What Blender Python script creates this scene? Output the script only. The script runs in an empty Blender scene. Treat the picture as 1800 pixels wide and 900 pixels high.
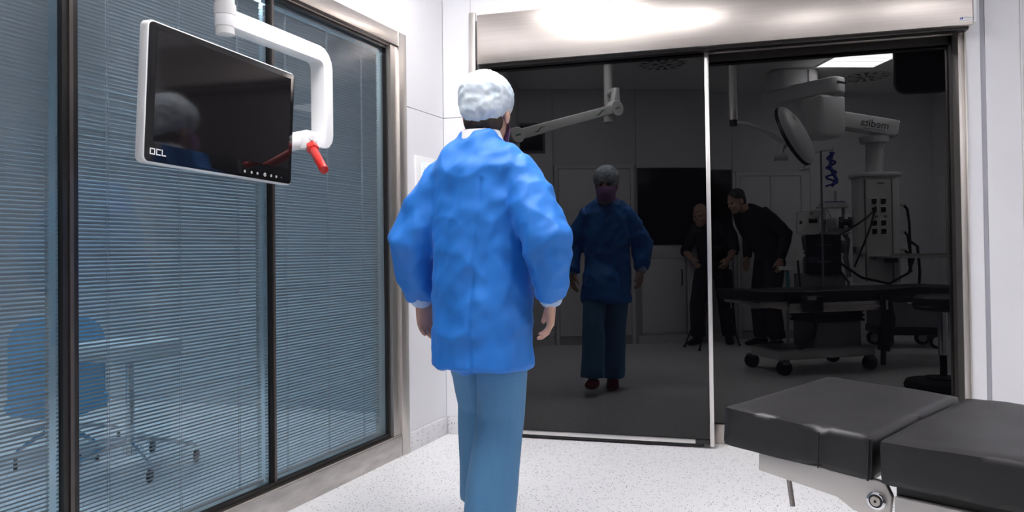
import bpy, bmesh, math, random
from math import sin, cos, pi, radians, sqrt
from mathutils import Vector, Matrix, noise
random.seed(7)
SC = bpy.context.scene
COL = SC.collection
V = Vector

# ------------------------------------------------------------------ camera, world, exposure
PSI, ROLL, PITCH = radians(15.2), 0.0120, radians(0.8)
F0 = V((-sin(PSI), cos(PSI), 0)); R0 = V((cos(PSI), sin(PSI), 0)); Z0 = V((0, 0, 1))
CF = F0*cos(PITCH) + Z0*sin(PITCH); U0 = Z0*cos(PITCH) - F0*sin(PITCH)
CX = R0*cos(ROLL) - U0*sin(ROLL); CU = U0*cos(ROLL) + R0*sin(ROLL)
cam = bpy.data.cameras.new('camera'); cam_o = bpy.data.objects.new('camera', cam); COL.objects.link(cam_o)
cam.sensor_width = 36.0; cam.sensor_fit = 'HORIZONTAL'; cam.lens = 36.0*1300/1800
cam.shift_y = -(450-(440-1300*math.tan(PITCH)))/1800
cam.clip_start = 0.01
mw = Matrix((CX, CU, -CF)).transposed().to_4x4(); mw.translation = (0, 0, 1.06)
cam_o.matrix_world = mw
SC.camera = cam_o
w = bpy.data.worlds.new('world'); SC.world = w; w.use_nodes = True
w.node_tree.nodes['Background'].inputs[0].default_value = (0.8, 0.85, 1, 1)
w.node_tree.nodes['Background'].inputs[1].default_value = 0.02
SC.view_settings.view_transform = 'Standard'; SC.view_settings.look = 'None'
SC.view_settings.gamma = 1.0; SC.view_settings.use_curve_mapping = False
SC.view_settings.exposure = 0.30
LAMP = 19.0            # radiance of the ceiling panels in the operating room
LAMP_CORRIDOR = 17.0
CEIL = 2.85

# ------------------------------------------------------------------ materials
def mat(name, col, rough=0.5, metal=0.0, spec=0.5, **kw):
    m = bpy.data.materials.new(name); m.use_nodes = True
    b = m.node_tree.nodes['Principled BSDF']
    b.inputs['Base Color'].default_value = (*col, 1); b.inputs['Roughness'].default_value = rough
    b.inputs['Metallic'].default_value = metal; b.inputs['Specular IOR Level'].default_value = spec
    for k, v in kw.items(): b.inputs[k.replace('_', ' ')].default_value = v
    return m
def N(m, t): return m.node_tree.nodes.new(t)
def L(m, a, b): m.node_tree.links.new(a, b)
def bsdf(m): return m.node_tree.nodes['Principled BSDF']
def tint(m, scale, lo, hi, detail=3.0, stretch=(1, 1, 1), bump=0.0, rough=None):
    """mottled colour (and optional bump / roughness) from a noise in object space"""
    tc = N(m, 'ShaderNodeTexCoord'); mp = N(m, 'ShaderNodeMapping'); mp.inputs['Scale'].default_value = stretch
    nz = N(m, 'ShaderNodeTexNoise'); nz.inputs['Scale'].default_value = scale; nz.inputs['Detail'].default_value = detail
    L(m, tc.outputs['Object'], mp.inputs[0]); L(m, mp.outputs[0], nz.inputs['Vector'])
    cr = N(m, 'ShaderNodeValToRGB'); cr.color_ramp.elements[0].position = 0.3; cr.color_ramp.elements[1].position = 0.7
    cr.color_ramp.elements[0].color = (*lo, 1); cr.color_ramp.elements[1].color = (*hi, 1)
    L(m, nz.outputs['Fac'], cr.inputs[0]); L(m, cr.outputs[0], bsdf(m).inputs['Base Color'])
    if bump:
        bp = N(m, 'ShaderNodeBump'); bp.inputs['Strength'].default_value = bump; bp.inputs['Distance'].default_value = 0.01
        L(m, nz.outputs['Fac'], bp.inputs['Height']); L(m, bp.outputs[0], bsdf(m).inputs['Normal'])
    if rough:
        mr = N(m, 'ShaderNodeMapRange'); mr.inputs['To Min'].default_value = rough[0]; mr.inputs['To Max'].default_value = rough[1]
        L(m, nz.outputs['Fac'], mr.inputs[0]); L(m, mr.outputs[0], bsdf(m).inputs['Roughness'])
    return m
def speckle(name, base, dark, scale=170, thr=0.20, rough=0.35):
    m = mat(name, base, rough)
    tc = N(m, 'ShaderNodeTexCoord')
    vo = N(m, 'ShaderNodeTexVoronoi'); vo.inputs['Scale'].default_value = scale; vo.inputs['Randomness'].default_value = 1
    L(m, tc.outputs['Object'], vo.inputs['Vector'])
    sep = N(m, 'ShaderNodeSeparateColor'); L(m, vo.outputs['Color'], sep.inputs[0])
    pick = N(m, 'ShaderNodeMath'); pick.operation = 'LESS_THAN'; pick.inputs[1].default_value = thr; L(m, sep.outputs[0], pick.inputs[0])
    near = N(m, 'ShaderNodeMath'); near.operation = 'LESS_THAN'; near.inputs[1].default_value = 0.34; L(m, vo.outputs['Distance'], near.inputs[0])
    mul = N(m, 'ShaderNodeMath'); mul.operation = 'MULTIPLY'; L(m, pick.outputs[0], mul.inputs[0]); L(m, near.outputs[0], mul.inputs[1])
    shade = N(m, 'ShaderNodeMath'); shade.operation = 'MULTIPLY'; L(m, mul.outputs[0], shade.inputs[0])
    mr = N(m, 'ShaderNodeMapRange'); mr.inputs['To Min'].default_value = 0.35; L(m, sep.outputs[1], mr.inputs[0]); L(m, mr.outputs[0], shade.inputs[1])
    mx = N(m, 'ShaderNodeMix'); mx.data_type = 'RGBA'; mx.inputs[6].default_value = (*base, 1); mx.inputs[7].default_value = (*dark, 1)
    L(m, shade.outputs[0], mx.inputs[0]); L(m, mx.outputs[2], bsdf(m).inputs['Base Color'])
    return m
def emit(name, col, s):
    m = mat(name, (0.8, 0.8, 0.8), 0.4)
    bsdf(m).inputs['Emission Color'].default_value = (*col, 1); bsdf(m).inputs['Emission Strength'].default_value = s
    return m
def clear_glass(name, tintc):
    m = bpy.data.materials.new(name); m.use_nodes = True; nt = m.node_tree; nt.nodes.remove(nt.nodes['Principled BSDF'])
    out = nt.nodes['Material Output']
    tr = N(m, 'ShaderNodeBsdfTransparent'); tr.inputs[0].default_value = (*tintc, 1)
    gl = N(m, 'ShaderNodeBsdfGlossy'); gl.inputs['Roughness'].default_value = 0.0
    fr = N(m, 'ShaderNodeFresnel'); fr.inputs[0].default_value = 1.5
    mx = N(m, 'ShaderNodeMixShader'); ge = N(m, 'ShaderNodeNewGeometry'); mu = N(m, 'ShaderNodeMath'); mu.operation = 'MULTIPLY'; iv = N(m, 'ShaderNodeMath'); iv.operation = 'SUBTRACT'; iv.inputs[0].default_value = 1.0
    L(m, ge.outputs['Backfacing'], iv.inputs[1]); L(m, fr.outputs[0], mu.inputs[0]); L(m, iv.outputs[0], mu.inputs[1])
    L(m, mu.outputs[0], mx.inputs[0]); L(m, tr.outputs[0], mx.inputs[1]); L(m, gl.outputs[0], mx.inputs[2])
    L(m, mx.outputs[0], out.inputs[0]); return m

M = {}
M['wall'] = tint(mat('white_wall_panel', (0.80, 0.80, 0.82), 0.42), 3, (0.755, 0.755, 0.78), (0.775, 0.775, 0.80))
M['seam'] = mat('panel_joint_sealant', (0.42, 0.42, 0.45), 0.6)
M['ceiling'] = mat('white_ceiling', (0.86, 0.85, 0.84), 0.6)
M['floor'] = speckle('speckled_white_vinyl', (0.89, 0.89, 0.905), (0.01, 0.01, 0.015), 118, 0.28, 0.38)
M['base'] = speckle('speckled_grey_coving', (0.72, 0.72, 0.735), (0.015, 0.015, 0.02), 120, 0.20, 0.4)
M['steel'] = tint(mat('brushed_steel', (0.62, 0.58, 0.54), 0.3, 1.0), 6, (0.54, 0.495, 0.455), (0.60, 0.55, 0.51), 6, (0.3, 1, 30), 0.008, (0.26, 0.34))
M['steel_v'] = tint(mat('brushed_steel_upright', (0.58, 0.55, 0.52), 0.4, 1.0), 6, (0.55, 0.52, 0.495), (0.61, 0.58, 0.55), 6, (30, 30, 0.3), 0.008, (0.36, 0.46))
M['steel_worn'] = tint(mat('scuffed_steel', (0.62, 0.58, 0.54), 0.4, 1.0), 7, (0.50, 0.475, 0.455), (0.72, 0.69, 0.66), 8, (1, 1, 4), 0.02, (0.45, 0.6))
M['alu'] = mat('satin_aluminium', (0.72, 0.70, 0.68), 0.32, 1.0)
M['alu_matt'] = mat('matt_aluminium', (0.66, 0.63, 0.60), 0.5, 0.85)
M['spacer_alu'] = mat('bright_spacer_aluminium', (0.80, 0.84, 0.86), 0.16, 1.0)
M['chrome'] = mat('chrome', (0.8, 0.8, 0.82), 0.08, 1.0)
M['gasket'] = mat('black_gasket', (0.012, 0.010, 0.010), 0.35)
M['mull'] = mat('bronze_spacer', (0.11, 0.095, 0.09), 0.35, 0.6)
M['darkglass'] = mat('black_tinted_glass', (0.0012, 0.0012, 0.0018), 0.0, 0, 0.5, IOR=1.555)
M['glass'] = clear_glass('window_glass', (0.90, 0.935, 0.955))
M['slat'] = mat('slate_grey_slat', (0.43, 0.445, 0.46), 0.30, 0.45)
M['cord'] = mat('blind_cord', (0.30, 0.32, 0.35), 0.7)
M['white'] = mat('white_lacquer', (0.82, 0.82, 0.82), 0.3)
M['offwhite'] = mat('off_white_plastic', (0.66, 0.655, 0.65), 0.38)
M['device'] = mat('grey_white_device_plastic', (0.74, 0.74, 0.75), 0.4)
M['grey'] = mat('mid_grey_plastic', (0.22, 0.22, 0.235), 0.45)
M['black'] = mat('black_plastic', (0.010, 0.010, 0.012), 0.38)
M['rubber'] = mat('black_rubber', (0.012, 0.012, 0.013), 0.65)
M['bezel'] = mat('black_bezel_glass', (0.006, 0.006, 0.007), 0.08)
M['screen'] = mat('dark_screen', (0.009, 0.008, 0.009), 0.06, 0, 0.6)
M['vinyl'] = tint(mat('black_vinyl_cover', (0.02, 0.019, 0.021), 0.40), 5, (0.014, 0.0135, 0.015), (0.021, 0.020, 0.0225), 4, (1, 1, 1), 0.10, (0.36, 0.5))
M['red'] = mat('red_anodised', (0.55, 0.02, 0.015), 0.25)
M['print'] = mat('pale_print', (0.75, 0.75, 0.75), 0.5)
M['print_dark'] = mat('dark_print', (0.03, 0.03, 0.035), 0.5)
M['green'] = mat('green_mark', (0.03, 0.20, 0.04), 0.4)
M['navy'] = mat('blue_print', (0.02, 0.05, 0.30), 0.5)
M['lamp'] = emit('lit_diffuser', (1.0, 0.975, 0.985), LAMP)
M['lamp_louvre'] = emit('lit_louvre', (1.0, 0.975, 0.985), LAMP*0.6)
M['lamp2'] = emit('lit_corridor_diffuser', (0.72, 0.89, 1.0), LAMP_CORRIDOR)
M['led'] = emit('green_led', (0.3, 1.0, 0.1), 1.5)
M['skin'] = tint(mat('skin', (0.55, 0.33, 0.25), 0.5, Subsurface_Weight=0.08), 14, (0.50, 0.29, 0.22), (0.60, 0.37, 0.29))
M['gown'] = tint(mat('blue_gown_nonwoven', (0.012, 0.19, 0.68), 0.55, Sheen_Weight=0.05), 9, (0.008, 0.170, 0.62), (0.018, 0.215, 0.74), 4, (1, 1, 0.4), 0.15)
M['scrub'] = tint(mat('faded_blue_scrub_cotton', (0.085, 0.25, 0.46), 0.75, Sheen_Weight=0.08), 10, (0.075, 0.225, 0.43), (0.095, 0.27, 0.49), 4, (1, 1, 0.3), 0.12)
M['cap'] = tint(mat('pale_bouffant_cap', (0.60, 0.68, 0.75), 0.7), 22, (0.46, 0.55, 0.64), (0.72, 0.78, 0.83), 5, (1, 1, 1), 0.4)
M['mask'] = mat('mauve_mask', (0.40, 0.22, 0.48), 0.7)
M['clog'] = mat('dark_red_clog', (0.16, 0.012, 0.012), 0.35)
M['cuff'] = mat('knitted_cuff', (0.42, 0.55, 0.78), 0.8)
M['collar'] = mat('white_collar', (0.75, 0.75, 0.76), 0.8)
M['blackcloth'] = tint(mat('black_cloth', (0.010, 0.010, 0.011), 0.8), 20, (0.008, 0.008, 0.009), (0.014, 0.014, 0.016), 3, (1, 1, 1), 0.1)
M['darkcloth'] = tint(mat('dark_blue_cloth', (0.012, 0.014, 0.022), 0.8), 20, (0.010, 0.012, 0.018), (0.016, 0.019, 0.03), 3, (1, 1, 1), 0.1)
M['hair'] = mat('grey_hair', (0.06, 0.055, 0.055), 0.6)
M['eye'] = mat('eye', (0.05, 0.03, 0.02), 0.1)
M['bluehose'] = mat('blue_hose', (0.015, 0.04, 0.42), 0.4)
M['teal'] = mat('teal_hose', (0.03, 0.25, 0.32), 0.4)
M['darkdrawer'] = mat('dark_blue_drawer', (0.018, 0.020, 0.032), 0.4)
M['chairblue'] = mat('light_blue_upholstery', (0.12, 0.42, 0.72), 0.7)
M['chairpale'] = mat('pale_green_upholstery', (0.55, 0.68, 0.62), 0.7)
M['cdark'] = mat('dark_cabinet_front', (0.06, 0.09, 0.12), 0.5)
M['cwall'] = mat('pale_corridor_wall', (0.62, 0.68, 0.72), 0.6)
M['sheet'] = mat('white_sheet', (0.62, 0.62, 0.66), 0.85)

# ------------------------------------------------------------------ mesh helpers
class MB:
    def __init__(s): s.v = []; s.f = []
    def add(s, vs, fs, mx=None):
        o = len(s.v)
        for p in vs: s.v.append(tuple((mx @ V(p)) if mx else p))
        for f in fs: s.f.append(tuple(i+o for i in f))
        return s
    def box(s, c, d, mx=None):
        x, y, z = d[0]/2, d[1]/2, d[2]/2
        vs = [(c[0]+i*x, c[1]+j*y, c[2]+k*z) for k in (-1, 1) for j in (-1, 1) for i in (-1, 1)]
        return s.add(vs, [(0,2,3,1),(4,5,7,6),(0,1,5,4),(2,6,7,3),(0,4,6,2),(1,3,7,5)], mx)
    def span(s, a, b, mx=None):
        return s.box([(a[i]+b[i])/2 for i in range(3)], [abs(b[i]-a[i]) for i in range(3)], mx)
    def prism(s, poly, z0, z1, mx=None):
        n = len(poly)
        vs = [(p[0], p[1], z0) for p in poly]+[(p[0], p[1], z1) for p in poly]
        return s.add(vs, [tuple(range(n-1, -1, -1)), tuple(range(n, 2*n))]+[(i, (i+1) % n, n+(i+1) % n, n+i) for i in range(n)], mx)
    def lathe(s, prof, n=24, mx=None):
        vs = []; fs = []
        for r, z in prof:
            for k in range(n): a = 2*pi*k/n; vs.append((r*cos(a), r*sin(a), z))
        for i in range(len(prof)-1):
            for k in range(n): fs.append((i*n+k, i*n+(k+1) % n, (i+1)*n+(k+1) % n, (i+1)*n+k))
        fs.append(tuple(range(n-1, -1, -1))); fs.append(tuple((len(prof)-1)*n+k for k in range(n)))
        return s.add(vs, fs, mx)
    def sweep(s, path, ref=(1, 0, 0), n=14, mx=None):
        """path: (point, ra, rb): elliptical sections, ra along ref, rb across"""
        P = [V(p[0]) for p in path]; vs = []; fs = []; ref = V(ref)
        for i, p in enumerate(P):
            t = (P[min(i+1, len(P)-1)]-P[max(i-1, 0)])
            t = t.normalized() if t.length > 1e-9 else V((0, 0, 1))
            a = ref-t*ref.dot(t)
            if a.length < 0.05: a = V((0, 1, 0))-t*t.y
            a.normalize(); b = t.cross(a)
            for k in range(n):
                q = 2*pi*k/n; vs.append(tuple(p+a*(path[i][1]*cos(q))+b*(path[i][2]*sin(q))))
        for i in range(len(P)-1):
            for k in range(n): fs.append((i*n+k, i*n+(k+1) % n, (i+1)*n+(k+1) % n, (i+1)*n+k))
        fs.append(tuple(range(n-1, -1, -1))); fs.append(tuple((len(P)-1)*n+k for k in range(n)))
        return s.add(vs, fs, mx)
    def tube(s, pts, r, n=10, mx=None):
        rr = r if isinstance(r, (list, tuple)) else [r]*len(pts)
        P = [V(p) for p in pts]; d = (P[-1]-P[0]); ref = (1, 0, 0) if abs(d.x) < max(abs(d.y), abs(d.z)) else (0, 0, 1) if abs(d.z) < abs(d.x) else (0, 1, 0)
        return s.sweep([(p, q, q) for p, q in zip(pts, rr)], ref, n, mx)
    def ell(s, c, r, mx=None, nu=16, nv=10):
        vs = []; fs = []
        for j in range(1, nv):
            t = pi*j/nv
            for k in range(nu): a = 2*pi*k/nu; vs.append((c[0]+r[0]*sin(t)*cos(a), c[1]+r[1]*sin(t)*sin(a), c[2]-r[2]*cos(t)))
        nb = len(vs); vs += [(c[0], c[1], c[2]-r[2]), (c[0], c[1], c[2]+r[2])]
        for j in range(nv-2):
            for k in range(nu): fs.append((j*nu+k, j*nu+(k+1) % nu, (j+1)*nu+(k+1) % nu, (j+1)*nu+k))
        for k in range(nu): fs.append((nb, (k+1) % nu, k)); fs.append((nb+1, (nv-2)*nu+k, (nv-2)*nu+(k+1) % nu))
        return s.add(vs, fs, mx)
    def mesh(s, name, bevel=0, seg=2, angle=30):
        me = bpy.data.meshes.new(name); me.from_pydata(s.v, [], s.f)
        bm = bmesh.new(); bm.from_mesh(me); bmesh.ops.recalc_face_normals(bm, faces=bm.faces)
        if bevel:
            ed = [e for e in bm.edges if len(e.link_faces) == 2 and e.calc_face_angle() > radians(angle)]
            bmesh.ops.bevel(bm, geom=ed, offset=bevel, segments=seg, profile=0.5, affect='EDGES', clamp_overlap=True)
        bm.to_mesh(me); bm.free()
        me.shade_smooth(); me.set_sharp_from_angle(angle=radians(38))
        return me
    def build(s, name, m, parent=None, bevel=0, seg=2, label=None, **kw):
        return link(name, s.mesh(name, bevel, seg), m, parent, label, **kw)
def link(name, me, m, parent=None, label=None, **kw):
    o = bpy.data.objects.new(name, me); COL.objects.link(o)
    if m is not None and not me.materials: me.materials.append(M[m] if isinstance(m, str) else m)
    if parent: o.parent = parent
    if label: o['label'] = label
    for k, v in kw.items(): o[k] = v
    return o
def thing(name, label, cat, mx=None, group=None):
    o = bpy.data.objects.new(name, None); COL.objects.link(o); o.empty_display_size = 0.1
    if mx is not None: o.matrix_world = mx
    o['label'] = label; o['category'] = cat
    if group: o['group'] = group
    return o
def frame(o, x, y, z=None):
    x = V(x).normalized(); y = V(y); y = (y-x*x.dot(y)).normalized(); z = x.cross(y)
    m = Matrix((x, y, z)).transposed().to_4x4(); m.translation = V(o); return m
def at(x, y, z=0, rot=0): return Matrix.Translation((x, y, z)) @ Matrix.Rotation(rot, 4, 'Z')
def rrect(w, h, r, n=5):
    out = []
    for cx, cy, a0 in ((w/2-r, h/2-r, 0), (-w/2+r, h/2-r, 90), (-w/2+r, -h/2+r, 180), (w/2-r, -h/2+r, 270)):
        for k in range(n+1): a = radians(a0+90*k/n); out.append((cx+r*cos(a), cy+r*sin(a)))
    return out
def text_mesh(txt, size, name):
    c = bpy.data.curves.new(name, 'FONT'); c.body = txt; c.size = size; c.extrude = 0.0004; c.align_x = 'CENTER'; c.align_y = 'CENTER'
    o = bpy.data.objects.new(name, c); COL.objects.link(o)
    dg = bpy.context.evaluated_depsgraph_get(); me = bpy.data.meshes.new_from_object(o.evaluated_get(dg))
    bpy.data.objects.remove(o); return me
def remesh(mb, name, voxel, smooth=3, wrinkle=None):
    """one continuous skin around all closed pieces of mb, relaxed, with optional cloth folds"""
    me = bpy.data.meshes.new(name); me.from_pydata(mb.v, [], mb.f)
    bm = bmesh.new(); bm.from_mesh(me); bmesh.ops.recalc_face_normals(bm, faces=bm.faces); bm.to_mesh(me); bm.free()
    o = bpy.data.objects.new(name, me); COL.objects.link(o)
    r = o.modifiers.new('r', 'REMESH'); r.mode = 'VOXEL'; r.voxel_size = voxel
    s = o.modifiers.new('s', 'SMOOTH'); s.factor = 0.5; s.iterations = smooth
    dg = bpy.context.evaluated_depsgraph_get(); out = bpy.data.meshes.new_from_object(o.evaluated_get(dg))
    bpy.data.objects.remove(o)
    if wrinkle:
        nr = [V(x.vector) for x in out.vertex_normals]
        co = [V(x.co) for x in out.vertices]
        for i, p in enumerate(co): out.vertices[i].co = p+nr[i]*wrinkle(p)
    out.shade_smooth(); out.name = name
    return out

# ------------------------------------------------------------------ the shell
CORNER = V((-1.511, 4.06, 0)); AD = radians(8.24)
LW = frame(CORNER, (sin(AD), cos(AD), 0), (-cos(AD), sin(AD), 0))          # left wall: x along it towards the door, y into the wall
BA = radians(18.5)
BW = frame((-1.8135, 0.1147, 0), (cos(BA), -sin(BA), 0), (sin(BA), cos(BA), 0))  # back wall: x along it, y into the room
def struct(mb, name, m, parent=None, bevel=0, **kw):
    o = mb.build(name, m, parent, bevel, **kw)
    if not parent: o['kind'] = 'structure'
    return o
struct(MB().span((-5.6, -2.2, -0.1), (3.5, 4.6, 0)), 'floor', 'floor')
struct(MB().span((-5.6, -2.2, CEIL), (3.5, 4.6, CEIL+0.1)), 'ceiling', 'ceiling')

# left wall: a backing with the window hole, covered by wall panels with open joints
WX0, WX1, WZ0, WZ1 = -3.40, -0.42, 0.0, 2.21
wl = struct(MB().span((WX1, 0.012, 0), (0.0, 0.16, CEIL), LW).span((-4.0, 0.012, WZ1), (WX1, 0.16, CEIL), LW).span((-4.0, 0.012, 0), (WX0, 0.16, CEIL), LW), 'wall_left', 'seam')
SEAM = 1.836
XZ = Matrix(((1, 0, 0, 0), (0, 0, 1, 0), (0, 1, 0, 0), (0, 0, 0, 1)))       # polygon (x, z) extruded along y
MB().prism([(WX1+0.002, SEAM+0.002), (-0.001, SEAM+0.002), (-0.001, CEIL), (WX0, CEIL), (WX0, WZ1+0.002), (WX1+0.002, WZ1+0.002)], 0, 0.012, LW @ XZ).build('panel', 'wall', wl)
MB().span((WX1+0.002, 0, 0.10), (-0.001, 0.012, SEAM-0.002), LW).build('panel', 'wall', wl)
MB().span((-3.93, 0, 0.10), (WX0-0.002, 0.012, CEIL), LW).build('panel', 'wall', wl)
struct(MB().span((WX1+0.001, -0.012, 0), (-0.001, 0, 0.101), LW), 'baseboard_left', 'base', bevel=0.003)

# door wall
wf = struct(MB().span((-1.511, 4.072, 0), (-1.30, 4.40, CEIL)).span((-1.30, 4.072, 2.16), (1.2, 4.40, CEIL)).span((1.2, 4.072, 0), (3.2, 4.40, CEIL)).span((-1.3, 4.24, 0), (1.2, 4.40, 2.16)), 'wall_front', 'seam')
def fpan(x0, x1, z0, z1): MB().span((x0, 4.06, z0), (x1, 4.072, z1)).build('panel', 'wall', wf)
fpan(-1.509, -1.338, 0.10, SEAM-0.002); fpan(-1.509, -1.338, SEAM+0.002, CEIL); fpan(-1.336, 1.268, 2.388, CEIL)
fpan(1.203, 1.268, 0.10, 2.384); fpan(1.290, 1.438, 0.10, CEIL); fpan(1.444, 2.2, 0.1, CEIL); fpan(2.204, 3.2, 0.1, CEIL)
MB().span((1.269, 4.064, 0.1), (1.289, 4.073, CEIL)).build('joint_profile', mat('grey_joint_profile', (0.36, 0.36, 0.40), 0.4), wf)
MB().span((1.439, 4.05, 0.1), (1.443, 4.073, CEIL)).build('edge_strip', 'white', wf)
struct(MB().span((-1.499, 4.048, 0), (-1.336, 4.06, 0.1)), 'baseboard_front', 'base', bevel=0.003)
struct(MB().span((1.21, 4.048, 0), (3.19, 4.06, 0.1)), 'baseboard_front.001', 'base', bevel=0.003)

# right wall and the slanted corner behind the camera
wr = struct(MB().span((3.2, -0.4, 0), (3.35, 4.3, CEIL)), 'wall_right', 'wall')
CW = frame((2.55, -1.27, 0), (0.55, 0.83, 0), (-0.83, 0.55, 0))
wc = struct(MB().span((-0.15, -0.15, 0), (1.25, 0, CEIL), CW), 'wall_corner', 'wall')
for a, b in ((0.03, 0.10), (0.11, 0.9)):
    MB().span((a, 0, 0.10), (b, 0.012, 1.86), CW).build('panel', 'wall', wc, 0.002)
struct(MB().span((0.0, 0, 0), (1.2, 0.014, 0.095), CW), 'baseboard_corner', 'base')

# back wall (seen only in the door glass)
wb = struct(MB().span((-0.34, -0.16, 0), (4.62, -0.012, CEIL), BW), 'wall_back', 'seam')
def bpan(x0, x1, z0, z1): MB().span((x0, -0.012, z0), (x1, 0, z1), BW).build('panel', 'wall', wb, 0.001)
bpan(-0.29, 0.112, 0.1, CEIL); bpan(0.118, 1.047, 1.995, CEIL); bpan(1.053, 2.148, 1.965, CEIL); bpan(2.154, 3.072, 1.93, CEIL); bpan(3.078, 4.6, 0.1, CEIL)
bpan(1.053, 2.148, 0.95, 1.095)
bpan(2.154, 2.19, 0.0, 1.925); bpan(3.0, 3.072, 0.0, 1.925)
struct(MB().span((-0.29, 0, 0), (0.112, 0.012, 0.095), BW).span((1.053, 0, 0), (2.148, 0.012, 0.095), BW).span((3.05, 0, 0), (4.6, 0.012, 0.095), BW), 'baseboard_back', 'base')
def back_door(n, x0, x1, top, split=None, handle=True):
    d = struct(MB().span((x0-0.045, -0.012, 0), (x0-0.006, 0.006, top+0.045), BW).span((x1+0.006, -0.012, 0), (x1+0.045, 0.006, top+0.045), BW).span((x0-0.006, -0.012, top+0.006), (x1+0.006, 0.006, top+0.045), BW), 'door_%d' % n, 'wall')
    xs = [(x0, x1)] if not split else [(x0, split-0.003), (split+0.003, x1)]
    for a, b in xs: MB().span((a, -0.012, 0.10), (b, 0.002, top), BW).build('door_leaf', 'wall', d, 0.002)
    for z in ((1.30, 1.32) if handle else ()):
        MB().ell((x1-0.05, 0.006, z), (0.006, 0.006, 0.006), BW, 8, 6).build('rivet', 'grey', d)
    return d
back_door(3, 0.175, 0.978, 1.955)
back_door(4, 2.24, 2.96, 1.885, 2.60, False)
# windows of a control room: black glass
bg = thing('wall_display', 'large black glass wall display above the white cabinets, mirrored in the door', 'display', BW @ at(1.6, 0, 1.53))
MB().box((0, 0.0, 0), (1.075, 0.024, 0.855)).build('frame', 'black', bg, 0.003)
MB().box((0, 0.013, 0), (1.05, 0.004, 0.83)).build('glass_front', mat('matt_black_glass', (0.006, 0.006, 0.008), 0.25, 0, 0.15), bg, 0.001)
for k in range(3): MB().box((-0.05+k*0.04, 0.016, -0.39), (0.012, 0.003, 0.012)).build('button', 'grey', bg)
for i, (a, b) in enumerate(((1.10, 1.60), (1.615, 2.115))):
    c = thing('wall_cabinet', ['white built-in wall cabinet below the black display, on its left half', 'white built-in wall cabinet below the black display, behind the camera tripod'][i], 'cabinet', BW @ at((a+b)/2, 0, 0.1), 'built-in cabinets')
    ww = b-a
    MB().span((-ww/2, -0.011, 0), (ww/2, 0.004, 0.845)).build('body', 'wall', c, 0.002)
    MB().span((-ww/2+0.012, 0.004, 0.03), (ww/2-0.012, 0.018, 0.815)).build('door', 'wall', c, 0.002)
    MB().tube([(ww/2-0.06, 0.018, 0.55), (ww/2-0.06, 0.05, 0.56), (ww/2-0.06, 0.05, 0.71), (ww/2-0.06, 0.018, 0.72)], 0.008).build('handle', 'black', c)
sc = thing('wall_screen', 'small dark square recessed screen high on the mirrored back wall', 'screen', BW @ at(-0.118, 0, 2.30))
MB().box((0, 0.008, 0), (0.30, 0.016, 0.34)).build('frame', 'grey', sc, 0.004)
MB().box((0, 0.017, 0), (0.25, 0.004, 0.29)).build('inner_frame', 'black', sc, 0.002)
MB().box((0, 0.0195, 0), (0.21, 0.003, 0.25)).build('screen', 'screen', sc)
MB().box((-0.145, 0.02, 0), (0.014, 0.03, 0.33)).build('grab_strip', 'alu', sc, 0.003)

# ------------------------------------------------------------------ sliding glass door, fixed dark pane, header
d1 = struct(MB().span((-1.30, 4.060, 0.045), (-0.032, 4.078, 2.16)), 'door_1', 'darkglass')
MB().span((-0.030, 4.046, 0.012), (-0.008, 4.082, 2.108)).build('edge_profile', 'alu', d1, 0.002)
MB().span((-1.30, 4.048, 0.024), (-0.105, 4.080, 0.046)).build('bottom_rail', 'alu', d1, 0.002)
MB().span((-0.104, 4.046, 0.022), (-0.031, 4.080, 0.044)).build('rail_end_block', 'black', d1, 0.002)
MB().span((-1.30, 4.056, 0.008), (-0.06, 4.078, 0.023)).build('floor_seal', 'rubber', d1)
d2 = struct(MB().span((-0.30, 4.180, 0.105), (1.172, 4.196, 2.08)), 'door_2', 'darkglass')
MB().span((-0.30, 4.16, 0.0), (1.2, 4.22, 0.105)).build('kick_plate', 'steel', d2, 0.001)
MB().span((-0.30, 4.15, 2.115), (1.2, 4.22, 2.155)).build('top_rail', 'steel', d2, 0.002)
MB().span((-0.30, 4.165, 2.076), (1.172, 4.22, 2.115)).build('top_gasket', 'gasket', d2)
MB().span((1.160, 4.165, 0.105), (1.176, 4.22, 2.115)).build('side_gasket', 'gasket', d2)
MB().span((1.176, 4.072, 0.0), (1.203, 4.22, 2.155)).build('jamb', 'steel_v', d2, 0.002)
MB().span((1.1985, 4.052, 0.0), (1.206, 4.075, 2.10)).build('jamb_edge', 'steel_v', d2, 0.001)
struct(MB().span((-1.338, 4.03, 0.0), (-1.301, 4.10, 2.43)), 'trim_1', 'steel_v', bevel=0.002)
hd = struct(MB().span((-1.264, 3.952, 2.108), (1.208, 4.06, 2.386)), 'trim_2', 'steel', bevel=0.002)
MB().span((1.211, 3.955, 2.118), (1.224, 4.06, 2.40)).build('end_plate', 'white', hd, 0.001)
MB().span((-1.264, 3.99, 2.096), (1.2, 4.045, 2.108)).build('runner_cover', 'gasket', hd)
st = MB().span((1.150, 3.9505, 2.122), (1.205, 3.952, 2.146)).build('sticker', 'white', hd)
MB().span((1.153, 3.9498, 2.134), (1.158, 3.9506, 2.143)).span((1.160, 3.9498, 2.134), (1.165, 3.9506, 2.145)).build('printed_mark', 'navy', st)
MB().span((1.170, 3.9498, 2.139), (1.203, 3.9506, 2.1405)).span((1.155, 3.9498, 2.128), (1.20, 3.9506, 2.1293)).build('printed_line', 'grey', st)

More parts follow.
